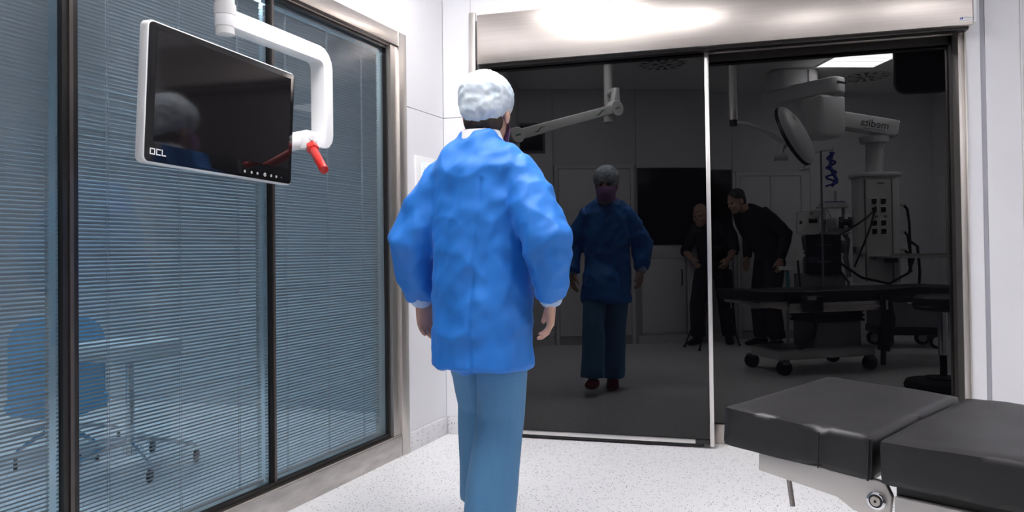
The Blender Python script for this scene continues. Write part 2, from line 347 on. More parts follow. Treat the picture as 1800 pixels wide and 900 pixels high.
# ------------------------------------------------------------------ left window, blinds
# bays along the wall (x): a | mullion | b | mullion | c
GY = 0.045                                              # glass depth behind the wall face
win = struct(MB().span((WX1-0.075, -0.012, 0.0), (WX1-0.002, 0.014, WZ1), LW), 'window_1', 'steel_v', bevel=0.002)
MB().span((WX1-0.14, 0.0, 0.112), (WX1-0.075, 0.11, 2.13), LW).build('jamb', 'steel_v', win)
MB().span((WX0, -0.010, 2.135), (WX1-0.002, 0.014, WZ1), LW).span((WX0, 0.012, 2.125), (WX1-0.09, 0.11, 2.145), LW).build('head_rail', 'steel', win, 0.001)
MB().span((WX0, -0.010, 0.0), (WX1-0.077, 0.014, 0.105), LW).build('sill_rail', 'steel_worn', win, 0.001)
MB().span((WX0, -0.004, 0.100), (WX1-0.077, 0.11, 0.112), LW).build('sill_top', 'steel', win)
MB().span((WX0, 0.020, 0.112), (WX1-0.14, 0.040, 0.128), LW).build('gasket_bottom', 'gasket', win)
MB().span((WX0, 0.020, 2.11), (WX1-0.14, 0.040, 2.126), LW).build('gasket_top', 'gasket', win)
MB().span((-0.572, 0.018, 0.112), (-0.556, 0.042, 2.126), LW).build('gasket_side', 'gasket', win)
BAYS = [(-3.39, -2.312), (-2.262, -1.420), (-1.396, -0.574)]
for (m0, m1) in ((-2.312, -2.262), (-1.420, -1.396)):
    mm = MB().span((m0, 0.028, 0.112), (m1, 0.050, 2.126), LW).build('mullion', 'gasket', win)
    MB().span((m0, 0.050, 0.112), (m1, 0.11, 2.126), LW).build('spacer_profile', 'spacer_alu', mm)
    c = (m0+m1)/2; MB().span((c-0.006, 0.022, 0.112), (c+0.006, 0.030, 2.126), LW).build('spacer', 'mull', mm)
for a, b in BAYS:
    MB().span((a, GY-0.004, 0.114), (b, GY, 2.124), LW).build('glass_pane', 'glass', win)
    MB().span((a, 0.100, 0.114), (b, 0.104, 2.124), LW).build('rear_glass_pane', 'glass', win)
PITCHS, SLW, TILT = 0.0128, 0.0150, radians(-38)
def slat_mesh(w, name):
    prof = []
    for k in range(5):
        u = -0.5+k/4; prof.append((u*SLW, 0.0030*(1-4*u*u)))
    vs = []; fs = []
    for x in (-w/2, w/2):
        for y, z in prof: vs.append((x, y*cos(TILT)-z*sin(TILT), y*sin(TILT)+z*cos(TILT)))
    for k in range(4): fs.append((k, k+1, 5+k+1, 5+k))
    me = bpy.data.meshes.new(name); me.from_pydata(vs, [], fs); me.shade_smooth(); me.materials.append(M['slat']); return me
BL = ['venetian blind with grey slats behind the leftmost, cut off glass pane', 'venetian blind with grey slats in the wide glass bay behind the wall monitor', 'venetian blind with grey slats behind the last pane, beside the room corner']
CORDS = [(-2.93, -2.52), (-2.136, -1.85, -1.566), (-1.288, -1.004, -0.729)]
NS = 152
for i, (a, b) in enumerate(BAYS):
    gap_r = 0.011 if i < 2 else 0.006
    a2, b2 = a+0.003, b-gap_r
    t = thing('venetian_blind', BL[i], 'blind', LW @ at((a2+b2)/2, 0.072, 0.13), 'blinds between the window panes')
    me = slat_mesh(b2-a2, 'slat')
    for k in range(NS):
        o = bpy.data.objects.new('slat', me); COL.objects.link(o); o.parent = t
        o.location = (0, random.uniform(-0.0004, 0.0004), 0.022+k*PITCHS+random.uniform(-0.0005, 0.0005)); o.rotation_euler = (radians(random.uniform(-2.5, 2.5)), random.uniform(-0.0006, 0.0006), 0)
    MB().span((-(b2-a2)/2, -0.008, 0.0), ((b2-a2)/2, 0.008, 0.012)).build('bottom_rail', 'slat', t, 0.002)
    MB().span((-(b2-a2)/2, -0.012, 1.972), ((b2-a2)/2, 0.012, 1.992)).build('head_rail', 'slat', t)
    for x in CORDS[i]:
        xx = x-(a2+b2)/2
        MB().tube([(xx-0.004, -0.009, 0.01), (xx-0.004, -0.009, 1.98)], 0.0009, 5).tube([(xx+0.004, -0.009, 0.01), (xx+0.004, -0.009, 1.98)], 0.0009, 5).build('cord', 'cord', t)

# control panel on the strip of wall between window and corner
cp = thing('control_panel', 'white wall control panel with a small display, on the wall past the window', 'panel', LW @ at(-0.19, 0, 1.46))
MB().box((0, -0.006, 0), (0.285, 0.012, 0.248)).build('plate', 'white', cp, 0.003)
MB().box((0.0, -0.0125, 0.03), (0.18, 0.003, 0.13)).build('display', emit('pale_blue_display', (0.45, 0.65, 1.0), 0.30), cp)
for k in range(4):
    MB().box((-0.06+0.04*k, -0.0145, 0.03), (0.012, 0.002, 0.07)).build('segment_bar', 'white', cp)
MB().lathe([(0.011, 0), (0.011, 0.012), (0.008, 0.014)], 16, at(0.1, 0, 0) @ Matrix.Rotation(pi/2, 4, 'X') @ at(0, 0.118, 0.01)).build('knob', 'grey', cp)

# ------------------------------------------------------------------ the corridor room behind the blinds
struct(MB().span((-5.6, -2.2, 0), (-5.5, 4.6, CEIL)), 'wall_far_left', 'cwall')
struct(MB().span((-5.5, 4.5, 0), (-1.6, 4.6, CEIL)), 'wall_corridor_end', 'cwall')
struct(MB().span((-5.5, -2.2, 0), (-2.2, -2.1, CEIL)), 'wall_corridor_start', 'cwall')
def star_chair(x, y, rz, label, m, back=True, dz=0.0):
    t = thing('office_chair', label, 'chair', at(x, y, 0, rz), 'chairs behind the blinds')
    MB().lathe([(0.035, 0.08), (0.035, 0.16), (0.02, 0.17), (0.02, 0.44+dz)], 16).build('gas_column', 'chrome', t)
    for k in range(5):
        a = 2*pi*k/5+0.3
        MB().sweep([((0.02*cos(a), 0.02*sin(a), 0.15), 0.02, 0.014), ((0.16*cos(a), 0.16*sin(a), 0.125), 0.016, 0.012), ((0.30*cos(a), 0.30*sin(a), 0.085), 0.012, 0.009)], (-sin(a), cos(a), 0), 8).build('base_arm', 'chrome', t)
        c = MB().tube([(0.30*cos(a)-0.008, 0.30*sin(a), 0.03), (0.30*cos(a)+0.008, 0.30*sin(a), 0.03)], 0.03, 12).build('castor', 'black', t)
    MB().lathe([(0.10, 0.44), (0.23, 0.46), (0.245, 0.49), (0.23, 0.53), (0.10, 0.54)], 28, Matrix.Translation((0, 0, dz))).build('seat', m, t)
    if back:
        MB().tube([(0, -0.1, 0.44+dz), (0, -0.27, 0.47+dz), (0, -0.29, 0.7+dz)], 0.016).build('back_stem', 'chrome', t)
        MB().prism(rrect(0.42, 0.50, 0.12), -0.03, 0.03, Matrix.Translation((0, -0.28, 0.72+dz)) @ Matrix.Rotation(pi/2-0.1, 4, 'X')).build('backrest', m, t, 0.015)
star_chair(-2.80, 3.05, 0.4, 'chrome star-base stool seen through the blind below the monitor', 'cwall', False, 0.1)
star_chair(-3.40, 3.2, 0.8, 'light blue low chair seen through the leftmost blind', 'chairblue', True, -0.22)

# ------------------------------------------------------------------ ceiling lights and air outlets
LIGHTS = [(1.385, 0.68, -BA, 'lit square ceiling light mirrored in the right dark pane'), (-0.92, 3.02, 0.0, 'lit square ceiling light above the walking nurse, nearest the corner'),
          (-0.30, 2.20, 0.0, 'lit square ceiling light in front of the steel door header'), (2.6, 1.0, 0.0, 'lit square ceiling light at the right end of the room'), (-1.15, 1.75, 0.0, 'lit square ceiling light beside the blind window')]
def ceiling_light(x, y, rot, label, m, m2):
    t = thing('ceiling_light', label, 'light', at(x, y, CEIL, rot), 'square ceiling lights')
    f = MB()
    for sx, sy, a, b in ((0, 1, 0.62, 0.02), (0, -1, 0.62, 0.02), (1, 0, 0.02, 0.58), (-1, 0, 0.02, 0.58)): f.box((sx*0.30, sy*0.30, -0.004), (a, b, 0.012))
    f.build('frame', 'white', t, 0.001)
    MB().box((0, 0, -0.0035), (0.58, 0.58, 0.005)).build('diffuser', m, t)
    for k in range(4): MB().box((0, -0.21+0.14*k, -0.0075), (0.58, 0.022, 0.003)).build('louvre', m2, t)
for i, a in enumerate(LIGHTS): ceiling_light(*a, 'lamp', 'lamp_louvre')
for x, y, s in ((-3.6, 1.6, 'bluish ceiling light behind the blinds, over the chairs'), (-3.5, 3.6, 'bluish ceiling light behind the blinds, at the far end')): ceiling_light(x, y, 0, s, 'lamp2', 'lamp2')
def vent(x, y, r, label):
    t = thing('ceiling_vent', label, 'vent', at(x, y, CEIL, -BA), 'round swirl air outlets')
    MB().lathe([(r, -0.001), (r, -0.004), (0.001, -0.004)], 40).build('backing', 'black', t)
    ring = MB(); n = 40
    vs = []; fs = []
    for k in range(n):
        a = 2*pi*k/n
        for rr_, z in ((r*1.06, -0.001), (r*1.04, -0.010), (r*0.96, -0.010), (r*0.95, -0.004)): vs.append((rr_*cos(a), rr_*sin(a), z))
    for k in range(n):
        for j in range(3): fs.append((k*4+j, ((k+1) % n)*4+j, ((k+1) % n)*4+j+1, k*4+j+1))
    ring.add(vs, fs).build('rim', 'ceiling', t)
    for k in range(14):
        a = 2*pi*k/14
        MB().box((r*0.68, 0, -0.008), (r*0.56, r*0.165, 0.006), Matrix.Rotation(a, 4, 'Z')).build('vane', 'ceiling', t)
    for k in range(4): MB().box((r*0.2, 0, -0.009), (r*0.42, r*0.13, 0.006), Matrix.Rotation(k*pi/2+pi/4, 4, 'Z')).build('inner_vane', 'ceiling', t)
vent(-0.45, 0.84, 0.23, 'round swirl air vent mirrored in the left door, beside the white pole')
vent(1.58, -0.14, 0.24, 'round swirl air vent mirrored in the right pane, behind the ceiling light')

# ------------------------------------------------------------------ wall monitor on its ceiling arm
mon = thing('ceiling_monitor', 'black medical monitor on a white ceiling arm, in front of the blinds', 'monitor', at(-0.921, 1.24, CEIL))
inv = mon.matrix_world.inverted()
TL_, BL_, TR_, BR_ = V((-1.576, 1.787, 1.750)), V((-1.592, 1.789, 1.329)), V((-1.512, 2.461, 1.733)), V((-1.522, 2.464, 1.312))
mc = (TL_+BL_+TR_+BR_)/4; mr = ((TR_+BR_)-(TL_+BL_)).normalized(); mu = ((TL_+TR_)-(BL_+BR_)).normalized()
MW, MH = ((TR_+BR_)-(TL_+BL_)).length/2, ((TL_+TR_)-(BL_+BR_)).length/2
MX = inv @ frame(mc, mr, mu)                              # x right, y up, z towards the room
body = MB().prism(rrect(MW, MH, 0.020), -0.032, 0.0, MX).build('casing', 'white', mon, 0.004)
MB().prism(rrect(MW-0.010, MH-0.010, 0.016), -0.002, 0.0025, MX).build('bezel', 'bezel', mon, 0.0008)
SWd, SHt = MW*0.915, MH*0.80
MB().box((0.004, 0.018, 0.0022), (SWd, SHt, 0.0018), MX).build('screen', 'screen', mon)
bt = MX @ Matrix.Translation((MW/2-0.255, -MH/2+0.024, 0.003))
for k in range(7):
    r_ = 0.0068 if k == 3 else 0.0022 if k == 6 else 0.0045
    xk = (0, 0.034, 0.064, 0.103, 0.137, 0.165, 0.193)[k]
    ring = MB(); vs = []; fs = []; n = 16; r0 = r_*0.6
    for q in range(n):
        a = 2*pi*q/n; vs += [(xk+r_*cos(a), r_*sin(a), 0.0003), (xk+r0*cos(a), r0*sin(a), 0.0003)]
    for q in range(n): fs.append((2*q, 2*((q+1) % n), 2*((q+1) % n)+1, 2*q+1))
    ring.add(vs, fs, bt)
    if k != 6: ring.box((xk, 0, 0.0003), (r0*0.9, r0*0.5, 0.0004), bt)
    ring.build('touch_button', 'print', mon)
# blocky maker's letters A C L in the lower left corner
lg = MX @ Matrix.Translation((-MW/2+0.022, -MH/2+0.026, 0.0029))
def strokes(segs, th=0.0034):
    b = MB()
    for x0, y0, x1, y1 in segs: b.span((x0, y0, 0), (x1+th if x1 == x0 else x1, y1+th if y1 == y0 else y1, 0.0004), lg)
    return b
h_ = 0.019
strokes([(0, 0, 0, h_), (0.016, 0, 0.016, h_), (0, h_-0.0034, 0.0194, h_-0.0034), (0, 0, 0.0194, 0)]).build('logo_letter', 'print', mon)
strokes([(0.023, 0, 0.023, h_), (0.023, h_-0.0034, 0.041, h_-0.0034), (0.023, 0, 0.041, 0)]).build('logo_letter', 'print', mon)
strokes([(0.044, 0, 0.044, h_), (0.044, 0, 0.060, 0)]).build('logo_letter', 'print', mon)
# yoke: rounded box tube from the pole, right, down, and back to the casing
def wpts(ps): return [inv @ V(p) for p in ps]
pa, pb = V((-1.585, 2.10, 1.852)), V((-1.524, 2.690, 1.855))
dy = (pb-pa).normalized(); nrm = V((dy.y, -dy.x, 0))
YK = inv @ frame(pb, dy, (0, 0, 1))                       # x along the yoke arm, y up
def rbox_path(pts, wd, ht, name, m, par, mxx, bev):
    """flat bar of constant section following a polyline in the local xy plane (mitred), extruded along z"""
    o_ = []; n = len(pts)
    for sgn in (1, -1):
        side = []
        for i in range(n):
            p = V(pts[i]); a = (V(pts[i])-V(pts[i-1])).normalized() if i else (V(pts[1])-V(pts[0])).normalized()
            b = (V(pts[i+1])-V(pts[i])).normalized() if i < n-1 else a
            m_ = (a+b).normalized(); q = V((-m_.y, m_.x)); k = 1/max(0.3, q.dot(V((-a.y, a.x))))
            side.append(tuple(p+q*(sgn*ht/2*k)))
        o_.append(side)
    return MB().prism(o_[0]+o_[1][::-1], -wd/2, wd/2, mxx).build(name, m, par, bev, 3)
arc = [(0.0-0.055+0.055*sin(radians(a)), -0.055+0.055*cos(radians(a))) for a in (0, 22, 45, 68, 90)]
arc2 = [(0.0-0.03+0.03*cos(radians(a)), -0.318-0.03*sin(radians(a))) for a in (0, 30, 60, 90)]
rbox_path([(-0.543, 0)]+arc+arc2+[(-0.085, -0.348)], 0.064, 0.058, 'yoke', 'white', mon, YK, 0.015)
MB().tube([YK @ V((-0.543, -0.028, 0)), YK @ V((-0.543, 0.028, 0))], 0.034, 20).build('yoke_end', 'white', mon, 0.004)
hubp = pb - dy*0.085 + V((0, 0, -0.348))
mz = mr.cross(mu)
MB().tube(wpts([hubp+mz*0.012, hubp-dy*0.02+mz*0.006, mc+mr*(MW/2-0.03)-V((0, 0, 0.06))-mz*0.060]), [0.033, 0.036, 0.034], 18).build('tilt_joint', 'white', mon)
ph = V((-1.506, 2.545, 1.490))
ring_ = MB().lathe([(0.010, -0.03), (0.029, -0.03), (0.031, -0.02), (0.031, 0.02), (0.029, 0.026), (0.010, 0.026)], 22, inv @ Matrix.Translation(ph)).build('handle_socket', 'white', mon)
h0, h1 = V((-1.490, 2.543, 1.474)), V((-1.370, 2.431, 1.362))
hdl = MB().tube(wpts([h0, h0.lerp(h1, 0.5), h1]), 0.0165, 18).build('red_handle', 'red', mon, 0.002)
MB().tube(wpts([h0-(h1-h0)*0.02, h0+(h1-h0)*0.2]), 0.024, 6).build('red_clamp', 'red', mon, 0.002)
MB().tube(wpts([h0+V((0.012, -0.012, 0.026)), h0+V((0.016, -0.016, 0.026))]), 0.010, 12).build('clamp_disc', 'print', hdl)
# drop tube, spring arm, ceiling tube
pole_x, pole_y = -1.580, 2.15
pend = V((pole_x, pole_y, 2.01))
MB().tube(wpts([(pole_x, pole_y, 1.80), (pole_x, pole_y, 2.03)]), 0.031, 20).tube(wpts([(pole_x, pole_y, 1.865), (pole_x, pole_y, 1.90)]), 0.036, 20).build('drop_tube', 'offwhite', mon)
up = V((-0.845, 1.40, 2.335)); lo = V((pole_x, pole_y, 2.02)); ad = (up-lo).normalized()
SA = inv @ frame((up+lo)/2, ad, (0, 0, 1)); LN = (up-lo).length
sa = MB().prism([(-LN/2, -0.045), (LN/2-0.05, -0.042), (LN/2-0.05, 0.042), (-LN/2, 0.045)], -0.04, 0.04, SA).build('spring_arm', 'white', mon, 0.012, 3)
for s_, r_ in ((-1, 0.068), (1, 0.075)):
    MB().lathe([(r_*0.9, -0.045), (r_, -0.035), (r_, 0.035), (r_*0.9, 0.045)], 28, SA @ Matrix.Translation((s_*LN/2, 0, 0))).build('arm_joint', 'white', mon)
    MB().box((s_*LN/2, 0, -0.046), (0.05, 0.012, 0.003), SA).build('joint_mark', 'green' if s_ < 0 else 'grey', sa)
for x0 in (-LN/2+0.16, LN/2-0.26):
    MB().tube([(x0, -0.012, -0.0405), (x0+0.04, -0.014, -0.0405), (x0+0.08, 0.010, -0.0405), (x0+0.13, 0.012, -0.0405)], [0.001, 0.005, 0.005, 0.001], 6, SA).build('green_mark', 'green', sa)
MB().prism([(-0.045, -0.02), (0.045, -0.02), (0.035, 0.19), (-0.005, 0.19)], -0.035, 0.035, inv @ frame(up, V((ad.x, ad.y, 0)), (0, 0, 1))).build('upper_bracket', 'white', mon, 0.008)
MB().tube(wpts([(up.x, up.y, 2.50), (-0.921, 1.24, 2.50)]), 0.03, 14).build('cross_arm', 'white', mon)
MB().tube(wpts([(-0.921, 1.24, 2.26), (-0.921, 1.24, CEIL-0.002)]), 0.042, 22).build('ceiling_tube', 'offwhite', mon)
MB().tube(wpts([(-0.921, 1.24, 2.24), (-0.921, 1.24, 2.36)]), 0.047, 22).build('tube_collar', 'offwhite', mon)
MB().tube(wpts([(-0.921, 1.24, CEIL-0.05), (-0.921, 1.24, CEIL-0.002)]), 0.10, 26).build('ceiling_flange', 'offwhite', mon)

# ------------------------------------------------------------------ operating table
TA = radians(31)
TB = frame((0.428, 1.751, 0), (cos(TA), -sin(TA), 0), (sin(TA), cos(TA), 0))
tab = thing('operating_table', 'black cushioned operating table with steel side rails, in front of the glass door', 'operating table', TB)
ZT = 0.70
def cushion(x0, x1, wd, th, name, mx, dents=(), seed=0):
    """upholstered pad: rounded slab with soft hollows and creases"""
    nx, ny, nz = max(6, int((x1-x0)/0.02)), int(wd/0.02), 6
    bm = bmesh.new(); grid = {}
    def vert(x, y, z):
        k = (round(x, 5), round(y, 5), round(z, 5))
        if k not in grid: grid[k] = bm.verts.new(k)
        return grid[k]
    xs = [x0+(x1-x0)*i/nx for i in range(nx+1)]; ys = [-wd/2+wd*j/ny for j in range(ny+1)]; zs = [-th+th*k/nz for k in range(nz+1)]
    def quad(a, b, c, d):
        try: bm.faces.new((vert(*a), vert(*b), vert(*c), vert(*d)))
        except ValueError: pass
    for i in range(nx):
        for j in range(ny):
            for z in (zs[0], zs[-1]): quad((xs[i], ys[j], z), (xs[i+1], ys[j], z), (xs[i+1], ys[j+1], z), (xs[i], ys[j+1], z))
    for i in range(nx):
        for k in range(nz):
            for y in (ys[0], ys[-1]): quad((xs[i], y, zs[k]), (xs[i+1], y, zs[k]), (xs[i+1], y, zs[k+1]), (xs[i], y, zs[k+1]))
    for j in range(ny):
        for k in range(nz):
            for x in (xs[0], xs[-1]): quad((x, ys[j], zs[k]), (x, ys[j+1], zs[k]), (x, ys[j+1], zs[k+1]), (x, ys[j], zs[k+1]))
    r = 0.009
    for v in bm.verts:
        p = v.co.copy(); q = p.copy()
        # round the edges
        q.x = min(max(p.x, x0+r), x1-r); q.y = min(max(p.y, -wd/2+r), wd/2-r); q.z = min(max(p.z, -th+r), -r)
        d = p-q
        if d.length > 1e-6 and sum(abs(c) > 1e-6 for c in d) > 1: p = q+d.normalized()*r
        n_ = noise.noise(V((p.x*5+seed, p.y*5, p.z*6)))*0.0055+noise.noise(V((p.x*16+seed, p.y*9, p.z*10)))*0.0024
        if p.z > -th*0.6: p.z += n_*(0.35 if p.y < -wd/2+0.03 or p.x < x0+0.03 or p.x > x1-0.03 else 1.0)
        if p.y < -wd/2+0.02: p.y += n_*0.8-0.003*sin(pi*min(1, max(0, (p.x-x0)/(x1-x0))))
        for dx, dy, sg, dep in dents:
            e = math.exp(-(((p.x-dx)/sg)**2+((p.y-dy)/(sg*1.6))**2))
            if p.z > -0.02: p.z -= dep*e
            if p.y < -wd/2+0.03: p.y += dep*e*0.8
        v.co = p
    bmesh.ops.recalc_face_normals(bm, faces=bm.faces)
    me = bpy.data.meshes.new(name); bm.to_mesh(me); bm.free(); me.transform(mx); me.shade_smooth(); me.set_sharp_from_angle(angle=radians(70))
    s = link(name, me, 'vinyl', tab)
    return s
HT = Matrix.Translation((0, 0, ZT)) @ Matrix.Rotation(radians(2.7), 4, 'Y')
c1 = cushion(-0.318, -0.004, 0.54, 0.086, 'head_cushion', HT, [(-0.108, -0.27, 0.014, 0.012), (-0.15, -0.20, 0.05, 0.004), (-0.07, -0.16, 0.035, 0.003)], 3.1)
MB().tube([(-0.107, -0.271, -0.012), (-0.107, -0.2725, -0.05), (-0.107, -0.271, -0.083)], 0.0016, 6, HT).build('side_seam', 'black', c1)
MB().tube([(-0.012, -0.273, -0.006), (-0.0115, -0.2745, -0.05), (-0.0115, -0.273, -0.083)], 0.002, 6, HT).build('end_seam', 'vinyl', c1)
BT = Matrix.Translation((0, 0, ZT))
cushion(0.006, 1.42, 0.55, 0.086, 'seat_cushion', BT, [(0.30, -0.02, 0.10, 0.004)], 9.7)
cushion(1.43, 1.85, 0.54, 0.080, 'leg_cushion', BT, [], 5.3)
# steel frame under the cushions
MB().prism([(-0.235, -0.121), (-0.235, -0.083), (-0.02, -0.083), (0.0, -0.080), (0.018, -0.082), (0.03, -0.105), (0.026, -0.150), (0.0, -0.158), (-0.04, -0.148), (-0.07, -0.132)], -0.266, -0.252, HT @ XZ).build('head_side_plate', 'alu_matt', tab, 0.002)
MB().span((-0.29, -0.22, -0.094), (-0.02, 0.22, -0.088), HT).build('head_base_plate', 'grey', tab)
MB().prism([(-0.235, -0.128), (-0.235, -0.092), (0.018, -0.085), (0.026, -0.150)], 0.252, 0.266, HT @ XZ).build('head_side_plate', 'steel', tab, 0.002)
XF = Matrix.Rotation(pi/2, 4, 'X')
bo = MB().lathe([(0.017, -0.008), (0.017, 0.004), (0.014, 0.006)], 24, HT @ Matrix.Translation((0.005, -0.270, -0.116)) @ XF).build('hinge_bolt', 'chrome', tab)
MB().lathe([(0.0125, 0.0062), (0.0125, 0.0068)], 20, HT @ Matrix.Translation((0.005, -0.270, -0.116)) @ XF).build('bolt_recess', 'black', bo)
MB().lathe([(0.009, 0.0068), (0.009, 0.009), (0.004, 0.009)], 20, HT @ Matrix.Translation((0.005, -0.270, -0.116)) @ XF).build('bolt_head', 'steel', bo)
MB().lathe([(0.0028, 0.009), (0.0028, 0.0096)], 6, HT @ Matrix.Translation((0.005, -0.270, -0.116)) @ XF).build('bolt_socket', 'black', bo)
MB().tube([(-0.178, -0.250, -0.115), (-0.172, -0.254, -0.135), (-0.158, -0.266, -0.176)], 0.0052, 10, HT).build('release_lever', 'steel', tab)
for sy in (-1, 1):
    MB().span((0.031, sy*0.266-0.008, ZT-0.180), (1.0, sy*0.266+0.008, ZT-0.101)).build('frame_beam', 'alu_matt', tab, 0.003)
    MB().span((0.09, sy*0.285-0.005, ZT-0.160), (0.97, sy*0.285+0.005, ZT-0.132)).build('accessory_rail', 'steel', tab, 0.002)
    for k in range(4): MB().tube([(0.13+0.26*k, sy*0.268, ZT-0.146), (0.13+0.26*k, sy*0.283, ZT-0.146)], 0.010, 12).build('rail_spacer', 'black', tab)
MB().span((0.03, -0.256, ZT-0.125), (1.40, 0.256, ZT-0.087)).build('seat_plate', 'black', tab)
MB().span((1.03, -0.20, ZT-0.125), (1.74, 0.20, ZT-0.082)).build('leg_plate', 'grey', tab, 0.003)
MB().span((0.33, -0.15, 0.54), (0.87, 0.15, 0.595)).build('table_carriage', 'black', tab, 0.01)
b = MB()
for k in range(6): b.span((0.34+0.012*(k % 2), -0.155+0.012*(k % 2), 0.42+0.02*k), (0.86-0.012*(k % 2), 0.155-0.012*(k % 2), 0.441+0.02*k))
b.build('bellows', 'rubber', tab)
MB().span((0.36, -0.14, 0.20), (0.84, 0.14, 0.42)).build('column_shroud', 'grey', tab, 0.015)
MB().span((0.0, -0.25, 0.12), (0.96, 0.17, 0.20)).build('base', 'offwhite', tab, 0.02)
MB().span((0.02, -0.23, 0.195), (0.94, 0.15, 0.21)).build('base_cover', 'steel', tab, 0.008)
for x, y in ((0.05, -0.30), (0.05, 0.16), (0.90, -0.30), (0.90, 0.16)):
    c = MB().span((x-0.035, y-0.03, 0.085), (x+0.035, y+0.03, 0.125)).tube([(x, y, 0.06), (x, y, 0.13)], 0.015, 10).build('castor', 'grey', tab, 0.006)
    for q in (-0.017, 0.017):
        MB().tube([(x, y+q-0.011, 0.062), (x, y+q+0.011, 0.062)], 0.060, 24).tube([(x, y+q-0.0125, 0.062), (x, y+q+0.0125, 0.062)], 0.04, 20).build('wheel', 'rubber', c, 0.004)
MB().sweep([((1.06, 0.20, 0.60), 0.03, 0.03), ((1.03, 0.24, 0.45), 0.06, 0.05), ((1.0, 0.24, 0.30), 0.07, 0.055), ((0.98, 0.23, 0.17), 0.05, 0.05)], (1, 0, 0), 14).build('leg_support', 'rubber', tab)
MB().tube([(0.93, 0.285, 0.66), (0.93, 0.30, 0.4), (0.92, 0.29, 0.06)], 0.022, 12).build('stay', 'rubber', tab)
MB().prism(rrect(0.16, 0.14, 0.03), 0, 0.13, Matrix.Translation((0.21, 0.30, 0.53))).build('clamp_block', 'rubber', tab, 0.01)
MB().span((0.13, 0.27, ZT-0.16), (0.15, 0.30, 0.60)).span((0.12, 0.375, 0.63), (0.20, 0.383, 0.66)).build('clamp_plate', 'alu', tab)
MB().tube([(0.25, 0.24, 0.56), (0.26, 0.30, 0.42), (0.23, 0.30, 0.30), (0.15, 0.22, 0.22)], 0.014, 10).build('cable', 'rubber', tab)

# ------------------------------------------------------------------ stool
t = thing('saddle_stool', 'round black stool on a chrome column, mirrored at the right edge of the pane', 'stool', at(1.63, 2.24))
MB().lathe([(0.15, 0.575), (0.185, 0.585), (0.195, 0.62), (0.190, 0.67), (0.16, 0.69), (0.02, 0.692)], 36).build('seat', 'vinyl', t)
MB().lathe([(0.198, 0.604), (0.202, 0.610), (0.198, 0.616)], 36).build('seat_band', 'black', t)
MB().tube([(0, 0, 0.25), (0, 0, 0.58)], 0.033, 20).build('outer_tube', 'chrome', t)
MB().tube([(0, 0, 0.06), (0, 0, 0.30)], 0.025, 20).build('inner_tube', 'black', t)
MB().lathe([(0.26, 0.0), (0.265, 0.02), (0.25, 0.055), (0.13, 0.075), (0.05, 0.085)], 40).build('base', 'rubber', t)
MB().lathe([(0.12, 0.076), (0.125, 0.085), (0.03, 0.10)], 30).build('base_collar', 'black', t)

# ------------------------------------------------------------------ people
def fold(amp, sc, stretch=(1, 1, 1), seed=0.0):
    def f(p):
        q = V((p.x*stretch[0]*sc+seed, p.y*stretch[1]*sc, p.z*stretch[2]*sc))
        a = noise.noise(q); b = noise.noise(q*2.3+V((5, 3, 1)))
        return amp*(0.65*(1-2*abs(a))+0.35*b-0.2)
    return f
def hand(mb, wrist, d, side, palm, curl=0.5, k=1.0):
    """palm plus four unequal curled fingers and a thumb leaving the side of the palm"""
    wrist = V(wrist); d = V(d).normalized(); side = (V(side)-d*V(side).dot(d)).normalized(); palm = V(palm); palm = (palm-d*palm.dot(d)); palm = (palm-side*palm.dot(side)).normalized()
    P = lambda a, b, c: wrist+(d*a+side*b+palm*c)*k
    mb.sweep([(P(-0.02, 0, 0), 0.025*k, 0.020*k), (P(0.02, 0, 0.002), 0.033*k, 0.019*k), (P(0.06, 0, 0.004), 0.041*k, 0.017*k), (P(0.092, -0.002, 0.004), 0.040*k, 0.013*k)], side, 14)
    for i, (off, ln) in enumerate(((0.030, 0.072), (0.010, 0.080), (-0.011, 0.075), (-0.031, 0.058))):
        p = P(0.085-0.004*abs(i-1), off, 0.003); a = curl*0.5; pts = [(p, 0.0098*k, 0.0098*k)]
        for s in range(3):
            dd = (d*cos(a)+palm*sin(a)+side*(off*0.6)).normalized(); p = p+dd*(ln*(0.45, 0.32, 0.23)[s]*k); pts.append((p, (0.0092, 0.0085, 0.0065)[s]*k, (0.0092, 0.0085, 0.0065)[s]*k)); a += curl*0.75
        mb.sweep(pts, side, 8)
    mb.sweep([(P(0.015, 0.020, 0.004), 0.016*k, 0.014*k), (P(0.045, 0.046, 0.012), 0.0125*k, 0.012*k), (P(0.075, 0.056, 0.022), 0.0105*k, 0.0105*k), (P(0.098, 0.056, 0.032), 0.008*k, 0.008*k)], d, 8)
def lerp_path(a, b, ra, rb, n=4, mid=0.0):
    a, b = V(a), V(b)
    return [(a.lerp(b, i/n), ra[0]+(rb[0]-ra[0])*i/n+mid*sin(pi*i/n), ra[1]+(rb[1]-ra[1])*i/n+mid*sin(pi*i/n)) for i in range(n+1)]
